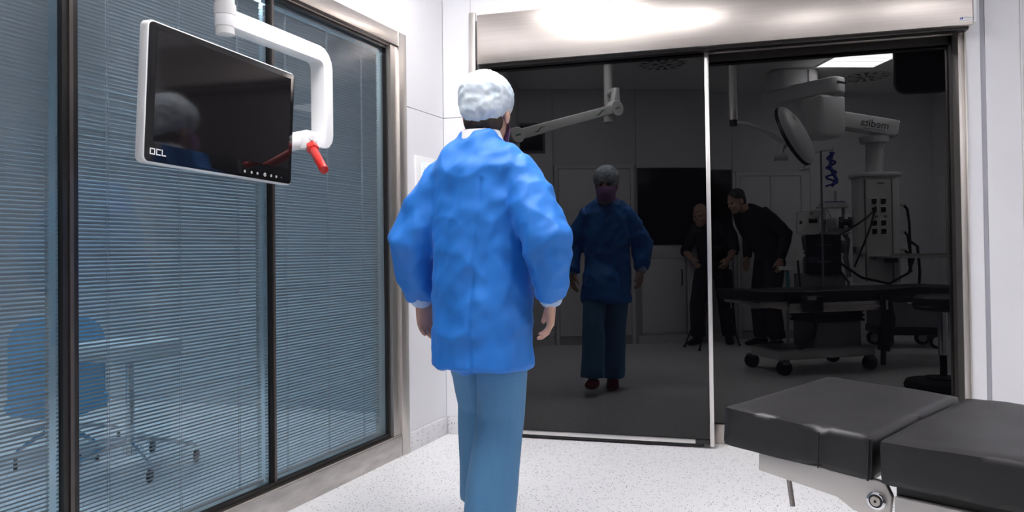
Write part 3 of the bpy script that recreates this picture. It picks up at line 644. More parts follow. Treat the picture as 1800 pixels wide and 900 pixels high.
def human(name, label, mx, J, spine, look, hands, top, legs, shoes, voxel, group=None):
    """J: joints in local space (y = facing, x = right, z = up). One continuous body; clothes, hair, eyes, shoes are children."""
    t = thing(name, label, 'person', mx, group)
    HM = Matrix.Translation(J['head']) @ Matrix.Rotation(look[0], 4, 'Z') @ Matrix.Rotation(look[1], 4, 'X') @ Matrix.Rotation(look[2] if len(look) > 2 else 0, 4, 'Y')
    b = MB()
    b.sweep([(p, rx*0.86, ry*0.84) for p, rx, ry in spine], (1, 0, 0), 20)
    nk = HM @ V((0, -0.02, -0.07))
    b.sweep([(V(spine[-1][0]), 0.075, 0.065), (V(spine[-1][0]).lerp(nk, 0.5), 0.056, 0.056), (nk, 0.054, 0.056)], (1, 0, 0), 14)
    b.ell((0, -0.012, 0.035), (0.076, 0.096, 0.092), HM); b.ell((0, 0.020, -0.030), (0.063, 0.074, 0.090), HM); b.ell((0, 0.048, -0.088), (0.040, 0.040, 0.032), HM)
    b.sweep([((0, 0.086, 0.012), 0.010, 0.010), ((0, 0.098, -0.012), 0.012, 0.014), ((0, 0.103, -0.030), 0.017, 0.014)], (1, 0, 0), 8, HM)
    b.ell((0, 0.078, 0.024), (0.048, 0.018, 0.010), HM); b.ell((0, 0.084, -0.062), (0.026, 0.014, 0.0075), HM); b.ell((0, 0.082, -0.073), (0.022, 0.013, 0.007), HM)
    for s in (-1, 1): b.ell((s*0.077, -0.012, -0.008), (0.011, 0.022, 0.032), HM); b.ell((s*0.040, 0.062, -0.030), (0.022, 0.022, 0.022), HM)
    for S in 'LR':
        sh, el, wr_ = V(J['sh'+S]), V(J['el'+S]), V(J['wr'+S])
        b.sweep(lerp_path(sh, el, (0.052, 0.052), (0.040, 0.040), 4, 0.004)+lerp_path(el, wr_, (0.041, 0.041), (0.027, 0.024), 4, 0.004)[1:], (0, 1, 0), 12)
        h = hands[S]; hand(b, wr_, h[0], h[1], h[2], h[3], h[4] if len(h) > 4 else 1.0)
        hp, kn, an = V(J['hip'+S]), V(J['kn'+S]), V(J['an'+S])
        b.sweep(lerp_path(hp, kn, (0.082, 0.085), (0.055, 0.058), 4, 0.004)+lerp_path(kn, an, (0.055, 0.058), (0.037, 0.040), 4, 0.008)[1:], (1, 0, 0), 14)
        toe = V(J['toe'+S]); b.sweep([(an, 0.036, 0.036), (an.lerp(toe, 0.4)+V((0, 0, -0.025)), 0.038, 0.030), (toe, 0.035, 0.018)], (1, 0, 0), 12)
    link('body', remesh(b, 'body', voxel, 3), 'skin', t)
    for s in (-1, 1): MB().ell((s*0.031, 0.077, 0.004), (0.011, 0.010, 0.010), HM, 10, 8).build('eye', 'eye', t)
    # upper garment
    g = MB(); g.sweep(spine_of(top, spine), (1, 0, 0), 28)
    if 'skirt' in top: g.sweep(top['skirt'], (1, 0, 0), 24)
    for S in 'LR':
        sh, el, wr_ = V(J['sh'+S]), V(J['el'+S]), V(J['wr'+S]); r = top['sleeve']; e = top.get('cover', 1.0)
        inner = sh.lerp(V(spine[-3][0]), 0.55)-V((0, 0, 0.015)); wend = el.lerp(wr_, e)
        g.sweep([(inner, r[0]*0.85, r[0]*0.9), (sh, r[0], r[0]*1.05)]+lerp_path(sh, el, (r[0], r[0]), (r[1], r[1]), 4)[1:]+lerp_path(el, wend, (r[1], r[1]), (r[2], r[2]), 4)[1:], (0, 1, 0), 18)
    link(top['name'], remesh(g, top['name'], voxel*1.3, top.get('smooth', 5), top['fold']), top['mat'], t)
    if 'cuff' in top:
        for S in 'LR':
            el, wr_ = V(J['el'+S]), V(J['wr'+S]); d = (wr_-el).normalized()
            MB().tube([wr_-d*0.025, wr_+d*0.012, wr_+d*0.02], [top['sleeve'][2]*0.92, 0.036, 0.030], 18).build('cuff', top['cuff'], t)
    # trousers
    g = MB(); r = legs['r']; kk = legs.get('hip', 1.0)
    hc = (V(J['hipL'])+V(J['hipR']))/2
    g.sweep([(hc+V((0, 0, 0.12)), 0.165*kk, 0.12*kk), (hc+V((0, -0.005, 0.02)), 0.175*kk, 0.13*kk), (hc+V((0, 0, -0.08)), 0.155*kk, 0.115*kk)], (1, 0, 0), 20)
    for S in 'LR':
        hp, kn, an = V(J['hip'+S]), V(J['kn'+S]), V(J['an'+S])
        g.sweep(lerp_path(hp, kn, (r[0], r[0]*1.08), (r[1], r[1]*1.05), 4)+lerp_path(kn, an, (r[1], r[1]*1.05), (r[2], r[2]), 4)[1:], (1, 0, 0), 18)
    link('trousers', remesh(g, 'trousers', voxel*1.3, 5, legs['fold']), legs['mat'], t)
    for S in 'LR':
        an, toe = V(J['an'+S]), V(J['toe'+S]); f = (toe-an); dn = V((0, 0, -1)) if 'tilt' not in shoes or S != shoes['tilt'] else f.normalized().cross(V((1, 0, 0)))*-1
        if dn.z > 0: dn = -dn
        g = MB(); fl = V((f.x, f.y, f.z+0.055)).normalized() if True else f
        s_ = MB().sweep([(an-fl*0.055+dn*0.055, 0.034, 0.030), (an-fl*0.02+dn*0.042, 0.046, 0.046), (an+fl*0.06+dn*0.050, 0.047, 0.042), (an+fl*0.13+dn*0.060, 0.050, 0.030), (an+fl*0.185+dn*0.068, 0.036, 0.020)], (1, 0, 0), 16)
        link('shoe', remesh(s_, 'shoe', 0.006, 4), shoes['mat'], t)
    return t, HM
def spine_of(top, spine): return top['path'] if 'path' in top else [(p, rx*1.08, ry*1.10) for p, rx, ry in spine]

# the nurse walking to the door (back to the camera, face mirrored in the door)
nJ = dict(head=V((0.008, 0.055, 1.540)), shL=V((-0.152, 0.0, 1.305)), elL=V((-0.262, -0.03, 1.090)), wrL=V((-0.262, 0.06, 0.875)),
          shR=V((0.152, -0.01, 1.305)), elR=V((0.262, -0.075, 1.095)), wrR=V((0.258, -0.02, 0.890)),
          hipL=V((-0.085, 0.01, 0.84)), knL=V((-0.09, 0.20, 0.485)), anL=V((-0.095, 0.235, 0.115)), toeL=V((-0.10, 0.385, 0.085)),
          hipR=V((0.085, 0.0, 0.84)), knR=V((0.055, 0.02, 0.475)), anR=V((0.03, -0.055, 0.085)), toeR=V((0.035, 0.085, 0.03)))
nspine = [(V((0, 0, 0.80)), 0.155, 0.110), (V((0, 0.0, 0.92)), 0.150, 0.110), (V((0, 0.005, 1.05)), 0.130, 0.100), (V((0, 0.0, 1.20)), 0.148, 0.112), (V((0, -0.005, 1.32)), 0.148, 0.098), (V((0, -0.005, 1.40)), 0.100, 0.076), (V((0, 0.0, 1.445)), 0.060, 0.060)]
ngown = [(V((0.0, 0.0, 0.655)), 0.180, 0.150), (V((0.0, 0.0, 0.70)), 0.179, 0.148), (V((0, 0, 0.85)), 0.176, 0.142), (V((0, 0, 1.00)), 0.172, 0.134), (V((0, 0, 1.15)), 0.176, 0.130), (V((0, -0.005, 1.27)), 0.180, 0.123), (V((0, -0.01, 1.340)), 0.186, 0.110), (V((0, -0.008, 1.395)), 0.150, 0.092), (V((0, -0.004, 1.44)), 0.080, 0.075), (V((0, 0.0, 1.46)), 0.068, 0.070)]
def gfold(p):
    drape = 0.007*noise.noise(V((p.x*9, p.y*9, p.z*1.6)))*min(1, max(0, (1.3-p.z)/0.5))
    pull = fold(0.017, 6.0, (1.0, 1.0, 1.0), 4.0)(V((p.x+0.6*p.z, p.y, p.z-0.5*p.x)))
    pull += fold(0.009, 13.0, (1.0, 1.0, 0.6), 9.0)(V((p.x-0.4*p.z, p.y, p.z+0.3*p.x)))
    arm = 0.008*noise.noise(V((p.x*8, p.y*8, p.z*16)))*min(1, max(0, (abs(p.x)-0.2)/0.05))
    seam = -0.006*math.exp(-((p.x-0.03-0.02*sin(p.z*6))/0.006)**2) if p.y < -0.05 and p.z < 1.3 else 0
    return drape+pull+arm+seam
nurse, HM = human('nurse', 'person in blue surgical gown, pale cap and mask walking away towards the dark glass door', at(-0.785, 2.475, 0.005, radians(-4)), nJ, nspine, (radians(3), radians(-6)),
    {'L': (V((0.05, 0.25, -1)), V((0.5, 1, 0)), V((1, -0.3, 0)), 0.55), 'R': (V((-0.02, 0.15, -1)), V((-0.3, 1, 0)), V((-1, -0.2, 0)), 0.7)},
    dict(name='gown', mat='gown', path=ngown, skirt=[(V((-0.02, 0.01, 0.95)), 0.14, 0.11), (V((-0.03, 0.06, 0.82)), 0.150, 0.130), (V((-0.04, 0.085, 0.70)), 0.150, 0.140), (V((-0.04, 0.095, 0.655)), 0.150, 0.140)], sleeve=(0.072, 0.084, 0.054), fold=gfold, cuff='cuff', smooth=18, cover=0.97),
    dict(r=(0.088, 0.084, 0.090), hip=0.86, mat='scrub', fold=fold(0.009, 6, (1, 1, 0.5), 2.0)), dict(mat='clog', tilt='L'), 0.0052)
# cap, mask, collar
g = MB().ell((0, -0.022, 0.055), (0.098, 0.122, 0.098), HM, 24, 14).ell((0, -0.068, 0.015), (0.078, 0.072, 0.080), HM, 20, 12)
link('bouffant_cap', remesh(g, 'bouffant_cap', 0.006, 3, fold(0.007, 26, (1, 1, 1), 7.0)), 'cap', nurse)
g = MB().ell((0, -0.045, -0.035), (0.070, 0.066, 0.062), HM, 20, 12)
link('hair', remesh(g, 'hair', 0.006, 2, fold(0.005, 45, (1, 1, 0.4), 2.0)), mat('brown_hair', (0.035, 0.022, 0.016), 0.6), nurse)
vs = []; fs = []
for j in range(7):
    z = 0.0-0.115*j/6
    for i in range(13):
        a = radians(-78+156*i/12); rx, ry = 0.078-0.010*abs(j-2)/4, 0.093+0.020*sin(pi*min(1, (j+0.6)/5.5))*max(0, cos(a*1.2))
        vs.append((rx*sin(a), 0.012+ry*cos(a), z-0.006*cos(a)))
for j in range(6):
    for i in range(12): fs.append((j*13+i, j*13+i+1, (j+1)*13+i+1, (j+1)*13+i))
mk = MB().add(vs, fs, HM).build('face_mask', 'mask', nurse)
for s in (-1, 1): MB().tube([(s*0.069, 0.03, -0.012), (s*0.082, -0.02, 0.016), (s*0.076, -0.06, 0.02)], 0.002, 6, HM).build('ear_loop', 'collar', mk)
cl = MB(); vs = []; fs = []
for k in range(28):
    a = 2*pi*k/28; dz = 0.022*cos(a) if sin(a) < 0 else 0
    f = max(0, sin(a))
    for rr_, z in ((0.078, 1.435-0.055*f**3), (0.066, 1.468-0.035*f**3)): g_ = 1.06+0.42*f**3; vs.append((rr_*1.06*cos(a), rr_*g_*sin(a)+0.004, z+0.006))
for k in range(28): q = (k+1) % 28; fs.append((2*k, 2*q, 2*q+1, 2*k+1))
cl.add(vs, fs).build('collar', 'collar', nurse)

# the man in black bending forward beside the camera (seen in the right pane)
mJ = dict(head=V((0.0, 0.33, 1.545)), shL=V((-0.20, 0.18, 1.40)), elL=V((-0.235, 0.05, 1.17)), wrL=V((-0.19, 0.10, 0.94)),
          shR=V((0.20, 0.12, 1.40)), elR=V((0.285, -0.08, 1.19)), wrR=V((0.26, -0.02, 0.93)),
          hipL=V((-0.10, -0.06, 0.92)), knL=V((-0.11, 0.02, 0.50)), anL=V((-0.12, -0.02, 0.09)), toeL=V((-0.13, 0.13, 0.03)),
          hipR=V((0.10, -0.06, 0.92)), knR=V((0.11, 0.0, 0.50)), anR=V((0.12, -0.06, 0.09)), toeR=V((0.15, 0.09, 0.03)))
mspine = [(V((0, -0.06, 0.90)), 0.175, 0.13), (V((0, -0.06, 1.00)), 0.175, 0.135), (V((0, 0.0, 1.15)), 0.170, 0.135), (V((0, 0.07, 1.28)), 0.185, 0.135), (V((0, 0.14, 1.40)), 0.18, 0.115), (V((0, 0.19, 1.45)), 0.11, 0.085), (V((0, 0.22, 1.475)), 0.07, 0.065)]
man, HM2 = human('man', 'person in black shirt and trousers bending forward, mirrored in the right dark pane', at(0.535, 0.0, 0.004, radians(62)), mJ, mspine, (radians(-8), radians(-22)),
    {'L': (V((0, 0.2, -1)), V((0, 1, 0)), V((1, 0, 0)), 0.5), 'R': (V((0, 0.1, -1)), V((0, 1, 0)), V((-1, 0, 0)), 0.6)},
    dict(name='shirt', mat='blackcloth', sleeve=(0.078, 0.066, 0.045), fold=fold(0.007, 8, (1, 1, 1), 1.0), cover=0.96),
    dict(r=(0.105, 0.085, 0.082), mat='blackcloth', fold=fold(0.006, 8, (1, 1, 0.6), 3.0)), dict(mat='black'), 0.0065)
g = MB().ell((0, -0.024, 0.055), (0.083, 0.096, 0.082), HM2, 20, 12).ell((0, -0.055, 0.0), (0.076, 0.055, 0.07), HM2, 16, 10)
link('hair', remesh(g, 'hair', 0.007, 3, fold(0.004, 40, (1, 1, 1), 7.0)), 'hair', man)

# the bald man crouched over the camera on the tripod
pJ = dict(head=V((-0.115, 0.055, 1.415)), shL=V((-0.19, 0.0, 1.25)), elL=V((-0.30, 0.0, 1.02)), wrL=V((-0.19, 0.13, 0.93)),
          shR=V((0.19, 0.0, 1.25)), elR=V((0.235, -0.01, 1.03)), wrR=V((0.205, 0.15, 0.93)),
          hipL=V((-0.10, -0.025, 0.80)), knL=V((-0.16, 0.06, 0.44)), anL=V((-0.18, -0.03, 0.09)), toeL=V((-0.22, 0.11, 0.03)),
          hipR=V((0.10, -0.025, 0.80)), knR=V((0.15, 0.06, 0.44)), anR=V((0.16, -0.03, 0.09)), toeR=V((0.20, 0.11, 0.03)))
pspine = [(V((0, -0.025, 0.78)), 0.160, 0.094), (V((0, -0.025, 0.88)), 0.160, 0.090), (V((-0.005, -0.025, 1.02)), 0.155, 0.084), (V((-0.015, -0.03, 1.13)), 0.165, 0.090), (V((-0.025, -0.015, 1.245)), 0.165, 0.092), (V((-0.05, 0.0, 1.30)), 0.11, 0.072), (V((-0.075, 0.02, 1.33)), 0.07, 0.06)]
cman, HM3 = human('photographer', 'bald person in dark clothes crouching behind the tripod, mirrored at the door edge', at(-0.005, -0.235, 0.004, radians(14)), pJ, pspine, (radians(5), radians(-14)),
    {'L': (V((0.4, 0.5, -0.5)), V((0.2, 0.4, 1)), V((1, 0, 0)), 0.8), 'R': (V((-0.2, 0.5, -0.6)), V((-0.2, 0.4, 1)), V((-1, 0, 0)), 0.8)},
    dict(name='shirt', mat='darkcloth', sleeve=(0.075, 0.062, 0.055), fold=fold(0.006, 8, (1, 1, 1), 11.0), cover=0.15),
    dict(r=(0.105, 0.085, 0.080), mat='darkcloth', fold=fold(0.006, 8, (1, 1, 0.6), 13.0)), dict(mat='black'), 0.0065)

# ------------------------------------------------------------------ camera on its tripod, where the picture was taken
t = thing('camera_tripod', 'black camera tripod with splayed legs, mirrored beside the metal door edge', 'tripod', at(0.02, -0.055, 0))
ax = V((0, 0, 0.90))
for x, y in ((-0.33, 0.06), (-0.17, 0.33), (0.24, 0.10)):
    e = V((x, y, 0.005)); k1 = ax.lerp(e, 0.52)
    lg_ = MB().tube([ax+(V((x, y, 0))*0.12), k1], 0.014, 10).build('leg', 'black', t)
    MB().tube([k1, e], 0.009, 10).build('leg_section', 'black', lg_)
    MB().tube([k1-(e-ax)*0.02, k1+(e-ax)*0.025], 0.019, 10).build('leg_lock', 'black', lg_)
    MB().ell(e+V((0, 0, 0.012)), (0.016, 0.016, 0.012)).build('foot', 'rubber', lg_)
MB().lathe([(0.03, 0.86), (0.045, 0.88), (0.045, 0.92), (0.02, 0.93), (0.018, 0.96), (0.035, 0.965), (0.035, 0.985)], 20).build('head', 'black', t)
cb = thing('photo_camera', 'black photo camera on the tripod, behind the metal door edge in the mirror', 'camera', at(0.018, -0.050, 0.986, PSI))
MB().span((-0.068, -0.022, 0), (0.068, 0.012, 0.095)).build('body', 'black', cb, 0.008)
MB().prism([(-0.028, 0.0), (0.028, 0.0), (0.018, 0.028), (-0.018, 0.028)], -0.014, 0.020, Matrix.Translation((0, 0, 0.094)) @ XF).build('viewfinder_hump', 'black', cb, 0.004)
MB().lathe([(0.030, 0.010), (0.036, 0.014), (0.036, 0.036), (0.033, 0.040)], 24, Matrix.Translation((0, 0, 0.05)) @ Matrix.Rotation(-pi/2, 4, 'X')).build('lens', 'rubber', cb)
MB().span((0.045, -0.02, 0.01), (0.072, 0.026, 0.09)).build('grip', 'rubber', cb, 0.008)

# ------------------------------------------------------------------ things of the room seen mirrored in the right pane
# ceiling supply unit
su = thing('ceiling_supply_unit', 'white ceiling supply column with sockets and jointed arms, mirrored in the right pane', 'supply unit', at(0.80, 0.32, CEIL))
iv_ = su.matrix_world.inverted()
def W(p): return iv_ @ V(p)
MB().prism(rrect(0.50, 0.36, 0.16, 8), -0.20, -0.002, Matrix.Rotation(-0.25, 4, 'Z')).build('ceiling_cover', 'device', su, 0.02, 3)
MB().span((0.10, -0.17, -0.17), (0.106, 0.19, -0.02), Matrix.Rotation(-0.25, 4, 'Z')).build('cover_joint', 'grey', su)
MB().tube([(0, 0, -0.19), (0, 0, -0.30)], 0.10, 24).build('ceiling_bearing', 'device', su)
a0, a1 = V((0.60, 0.25, 2.60)), V((1.13, 0.70, 2.60)); dd = (a1-a0).normalized()
A1 = iv_ @ frame((a0+a1)/2, dd, (-dd.y, dd.x, 0)); LA = (a1-a0).length
ar = MB().prism(rrect(LA+0.20, 0.20, 0.07, 6), -0.075, 0.075, A1).build('upper_arm', 'device', su, 0.015, 3)
MB().box((LA/2+0.10, 0.0, 0.02), (0.006, 0.14, 0.018), A1).build('arm_slot', 'black', ar)
MB().tube([W((1.06, 0.66, 2.42)), W((1.06, 0.66, 2.54))], 0.085, 24).build('arm_bearing', 'device', su)
MB().prism([(-0.15, -0.19), (-0.10, -0.21), (0.10, -0.21), (0.15, -0.15), (0.155, 0.19), (-0.155, 0.19)], -0.14, 0.14, iv_ @ frame((1.045, 0.68, 2.31), (0.80, -0.60, 0), (0, 0, 1))).build('drive_box', 'device', su, 0.03, 4)
b0, b1 = V((1.10, 0.64, 2.30)), V((1.72, 0.42, 2.20)); dd = (b1-b0).normalized()
B1 = iv_ @ frame((b0+b1)/2, dd, (0, 0, 1)); LB = (b1-b0).length          # z of this frame faces away from the mirror
lar = MB().prism(rrect(LB+0.02, 0.155, 0.035, 4), -0.075, 0.075, B1).build('lower_arm', 'device', su, 0.012, 3)
MB().box((LB/2+0.012, 0, 0), (0.008, 0.15, 0.14), B1).build('arm_end_cap', 'white', lar, 0.004)
TXM = iv_ @ frame((b0+b1)/2+V((0.215, 0.76, 0)).normalized()*0.0765+dd*0.10, -dd, (0, 0, 1))
o = link('arm_lettering', text_mesh('medita', 0.105, 'arm_lettering'), 'print_dark', lar); o.data.transform(TXM)
MB().box((0.0, -0.052, 0), (0.22, 0.006, 0.0006), TXM).build('arm_underline', 'grey', lar)
MB().tube([W((1.545, 0.42, 2.07)), W((1.545, 0.42, 2.13))], [0.13, 0.14], 24).build('column_bearing', 'device', su)
MB().tube([W((1.548, 0.39, 1.74)), W((1.548, 0.39, 2.10))], 0.080, 24).build('column', 'device', su)
UX = iv_ @ at(1.555, 0.36, 0, -0.10)
MB().prism(rrect(0.40, 0.32, 0.10, 6), 0.70, 1.74, UX).build('column_body', 'device', su, 0.004)
MB().prism(rrect(0.45, 0.37, 0.12, 6), 1.735, 1.775, UX).build('top_cap', 'device', su, 0.012, 3)
fp = MB().prism(rrect(0.23, 0.98, 0.01, 3), 0, 0.008, UX @ Matrix.Translation((-0.02, 0.16, 1.215)) @ Matrix.Rotation(pi/2, 4, 'X') @ Matrix.Rotation(pi, 4, 'Y')).build('socket_panel', 'offwhite', su, 0.002)
for x in (-0.142, 0.102): MB().span((x-0.006, 0.155, 0.72), (x+0.006, 0.166, 1.71), UX).build('panel_groove', 'grey', su)
MB().span((-0.03, 0.168, 1.66), (0.03, 0.171, 1.675), UX).build('name_strip', 'grey', fp)
for r_ in range(4):
    for c_ in range(2):
        x = -0.062+0.083*c_; z = 1.49-0.082*r_-(0.045 if r_ > 1 else 0)
        k = MB().prism(rrect(0.062, 0.068, 0.005, 2), 0.168, 0.176, UX @ Matrix.Translation((x, 0, z)) @ Matrix(((1, 0, 0, 0), (0, 0, 1, 0), (0, 1, 0, 0), (0, 0, 0, 1)))).build('socket', 'white', su)
        MB().span((x-0.024, 0.1762, z-0.026), (x+0.024, 0.1775, z+0.026), UX).build('socket_flap', 'black', k)
        MB().span((x+0.014, 0.1776, z-0.022), (x+0.019, 0.1785, z-0.016), UX).build('pilot_light', 'led', k)
for x in (-0.062, 0.021): MB().lathe([(0.013, 0), (0.013, 0.008), (0.006, 0.009)], 14, UX @ Matrix.Translation((x+0.02, 0.168, 1.345)) @ Matrix.Rotation(-pi/2, 4, 'X')).build('earth_stud', 'grey', fp)
for z in (1.46, 1.20, 1.02):
    MB().span((0.20, -0.02, z-0.012), (0.26, 0.03, z+0.012), UX).build('gas_coupling', 'alu', su, 0.003)
    MB().tube([(0.26, 0.0, z), (0.29, 0.01, z-0.04), (0.30, 0.03, z-0.18), (0.31, 0.02, 0.80)], 0.013, 10, UX).build('gas_hose', 'black', su)
MB().span((-0.235, 0.06, 0.985), (-0.145, 0.175, 1.055), UX).build('side_clamp', 'alu', su, 0.003)
def cable(p, r=0.009, par=su, nm='cable', m='black', mx=UX): return MB().tube(p, r, 8, mx).build(nm, m, par)
cable([(-0.07, 0.18, 1.40), (-0.16, 0.26, 1.33), (-0.32, 0.28, 1.22), (-0.42, 0.22, 1.16)])
cable([(-0.05, 0.18, 1.44), (-0.12, 0.24, 1.24), (-0.20, 0.26, 1.05), (-0.27, 0.24, 0.86)])
cable([(-0.40, 0.24, 0.90), (-0.22, 0.28, 0.76), (0.02, 0.30, 0.70), (0.20, 0.28, 0.80), (0.28, 0.2, 0.95)], 0.012)
cable([(0.30, 0.05, 1.10), (0.36, 0.06, 1.05), (0.38, 0.05, 0.80), (0.37, 0.04, 0.62)], 0.014)
sh_ = MB().span((1.46, 0.52, 0.945), (2.30, 0.86, 0.962), iv_).build('instrument_shelf', 'alu', su, 0.003)
MB().span((1.46, 0.50, 0.94), (2.30, 0.52, 0.985), iv_).build('shelf_edge', 'steel', sh_)
MB().span((1.60, 0.40, 0.90), (1.70, 0.60, 0.945), iv_).build('shelf_bracket', 'grey', sh_)

# examination lamp
lp = thing('examination_lamp', 'round surgical lamp on a curved arm and ceiling pole, mirrored in the right pane', 'lamp', at(0.197, 1.328, CEIL))
li = lp.matrix_world.inverted()
VC = V((0, 8.36, 1.06))
def Q(p): return li @ (VC+(V(p)-VC)*0.962)
MB().tube([Q((0.205, 1.05, 2.33)), V((0, 0, -0.002))], 0.036, 20).build('pole', 'device', lp)
MB().tube([Q((0.205, 1.05, 2.27)), Q((0.205, 1.05, 2.36))], 0.040, 20).build('collar', 'alu', lp)
MB().tube([Q((0.205, 1.05, 2.215)), Q((0.205, 1.05, 2.28))], 0.033, 20).build('joint', 'black', lp)
MB().tube([Q((0.225, 1.05, 2.245)), Q((0.33, 1.02, 2.235)), Q((0.45, 0.99, 2.19)), Q((0.57, 0.965, 2.11)), Q((0.66, 0.945, 2.045))], 0.017, 12).build('curved_arm', 'device', lp)
MB().tube([Q((0.66, 0.945, 2.05)), Q((0.635, 0.945, 1.93))], 0.018, 12).tube([Q((0.56, 0.955, 1.915)), Q((0.69, 0.935, 1.915))], 0.038, 18).build('counterweight', 'device', lp)
MB().tube([Q((0.655, 0.94, 2.0)), Q((0.70, 0.94, 2.05)), Q((0.745, 0.93, 2.055))], 0.019, 12).build('yoke', 'device', lp)
LMX = li @ frame(VC+(V((0.765, 0.92, 2.115))-VC)*0.962, (0.43, 0.0, -0.90), (-0.342, 0.919, -0.163))    # x runs down the disc, z is its axis
if True:
    zax = LMX.to_3x3() @ V((0, 0, 1))
    sgn = 1 if zax.y > 0 else -1
    sh2 = MB().lathe([(0.290, -0.010*sgn), (0.295, 0.005*sgn), (0.275, 0.030*sgn), (0.20, 0.058*sgn), (0.10, 0.074*sgn), (0.002, 0.078*sgn)], 40, LMX).build('lamp_shell', 'device', lp)
    MB().lathe([(0.296, -0.028*sgn), (0.300, -0.01*sgn), (0.296, 0.004*sgn)], 40, LMX).build('lamp_rim', 'black', lp)
    MB().lathe([(0.28, -0.030*sgn), (0.002, -0.031*sgn)], 40, LMX).build('lamp_lens', 'screen', lp)
    MB().box((-0.13, 0.0, 0.071*sgn), (0.07, 0.035, 0.004), LMX).build('lamp_badge', 'white', sh2)
MB().tube([Q((0.835, 0.905, 1.865)), Q((0.865, 0.90, 1.80))], 0.016, 12).tube([Q((0.80, 0.91, 1.79)), Q((0.89, 0.90, 1.80))], 0.018, 12).build('lamp_handle', 'white', lp)

# dark ceiling screen at the upper right
ds = thing('ceiling_screen', 'large dark rounded screen hanging from the ceiling, mirrored top right of the pane', 'screen', at(1.66, 1.72, CEIL))
di = ds.matrix_world.inverted()
MB().prism(rrect(0.44, 0.50, 0.10, 8), -0.03, 0.03, di @ frame((1.66, 1.72, 2.54), (-1, 0.1, 0), (0, 0, 1))).build('casing', 'black', ds, 0.015, 3)
MB().span((1.60, 1.66, 2.76), (1.72, 1.78, CEIL-0.002), di).build('ceiling_bracket', 'grey', ds)

# anaesthesia machine and its bits
am = thing('anaesthesia_machine', 'grey anaesthesia machine with dark drawers and cables, mirrored behind the table', 'machine', at(1.07, 0.14))
MB().span((-0.24, -0.22, 0.10), (0.24, 0.20, 0.26)).build('base', 'device', am, 0.02)
for x in (-0.22, 0.20):
    for y in (-0.17, 0.15):
        MB().tube([(x-0.02, y, 0.05), (x+0.02, y, 0.05)], 0.05, 18).build('castor', 'rubber', am, 0.004)
MB().span((-0.24, -0.20, 0.26), (0.22, 0.10, 0.78)).build('cabinet', 'grey', am, 0.01)
MB().span((-0.15, -0.16, 0.78), (0.18, 0.14, 1.18)).build('drawer_block', 'darkdrawer', am, 0.008)
for k in range(2):
    d = MB().span((-0.145, 0.14, 0.80+0.17*k), (0.175, 0.155, 0.96+0.17*k)).build('drawer', 'darkdrawer', am, 0.003)
    MB().span((-0.05, 0.155, 0.90+0.17*k), (0.08, 0.165, 0.915+0.17*k)).build('drawer_grip', 'grey', d)
MB().span((-0.10, -0.10, 1.1805), (0.27, 0.12, 1.205)).build('worktop', 'device', am, 0.003)
MB().span((0.08, -0.06, 1.205), (0.26, 0.08, 1.26)).build('ventilator_block', 'device', am, 0.01)
for x in (0.05, 0.23): MB().span((x-0.015, -0.05, 1.20), (x+0.015, -0.02, 1.47)).build('shelf_post', 'device', am)
MB().span((-0.02, -0.10, 1.455), (0.26, 0.12, 1.475)).build('top_shelf', 'white', am, 0.004)
for k, (x0, z0, x1, z1) in enumerate(((0.04, 1.45, 0.12, 1.26), (0.07, 1.44, 0.20, 1.30), (0.10, 1.34, 0.28, 1.26), (0.03, 1.40, 0.16, 1.22))):
    MB().tube([(x0, 0.02, z0), ((x0+x1)/2-0.03, 0.13, (z0+z1)/2-0.05), ((x0+x1)/2+0.02, 0.12, z1-0.03), (x1, 0.03, z1)], 0.006, 8).build('wire', 'white', am)
for k in range(4): MB().tube([(-0.19+0.05*k, 0.13, 1.165), (-0.185+0.05*k, 0.16, 1.10), (-0.16+0.05*k, 0.13, 1.0)], 0.005, 6).build('lead', 'black', am)
MB().span((0.0, 0.09, 1.20), (0.05, 0.13, 1.36)).build('remote', 'white', am, 0.006)
for k in range(5): MB().span((0.008, 0.13, 1.215+0.025*k), (0.042, 0.132, 1.23+0.025*k)).build('remote_key', 'grey', am)
MB().span((0.06, 0.06, 1.24), (0.15, 0.12, 1.35)).build('sensor_module', 'device', am, 0.012)
MB().tube([(0.16, 0.16, 1.30), (0.20, 0.17, 1.30)], 0.058, 22).tube([(0.20, 0.17, 1.30), (0.24, 0.18, 1.30)], 0.033, 18).tube([(0.24, 0.18, 1.30), (0.27, 0.188, 1.30)], 0.055, 22).tube([(0.20, 0.17, 1.30), (0.20, 0.06, 1.24)], 0.015, 10).build('cable_reel', 'black', am)
MB().tube([(0.22, 0.05, 1.20), (0.25, 0.10, 1.12), (0.22, 0.13, 0.95), (0.25, 0.12, 0.75)], 0.024, 10).build('breathing_hose', 'grey', am)
MB().tube([(0.18, 0.08, 0.80), (0.24, 0.15, 0.70), (0.22, 0.15, 0.45)], 0.012, 8).build('hose', 'black', am)
MB().span((0.18, 0.0, 0.99), (0.25, 0.1, 1.12)).build('flow_meter', 'device', am, 0.006)
pm = thing('patient_monitor', 'white patient monitor seen from behind on the anaesthesia machine, in the mirror', 'monitor', at(0.93, 0.345, 1.1805, -0.05))
MB().prism(rrect(0.22, 0.235, 0.035, 4), -0.045, 0.045, Matrix.Translation((0, 0, 0.12)) @ Matrix.Rotation(pi/2, 4, 'X')).build('casing', 'white', pm, 0.008)
MB().tube([(-0.0, 0.046, 0.14), (0.08, 0.05, 0.14)], 0.022, 12).build('carry_grip', 'black', pm)
MB().ell((-0.075, 0.046, 0.125), (0.012, 0.004, 0.018)).build('port', 'black', pm)
MB().span((0.05, 0.046, 0.18), (0.115, 0.06, 0.25)).build('module', 'device', pm, 0.004)
for k in range(3): MB().span((0.01, 0.045, 0.20+0.012*k), (0.045, 0.048, 0.206+0.012*k)).build('cooling_slot', 'grey', pm)
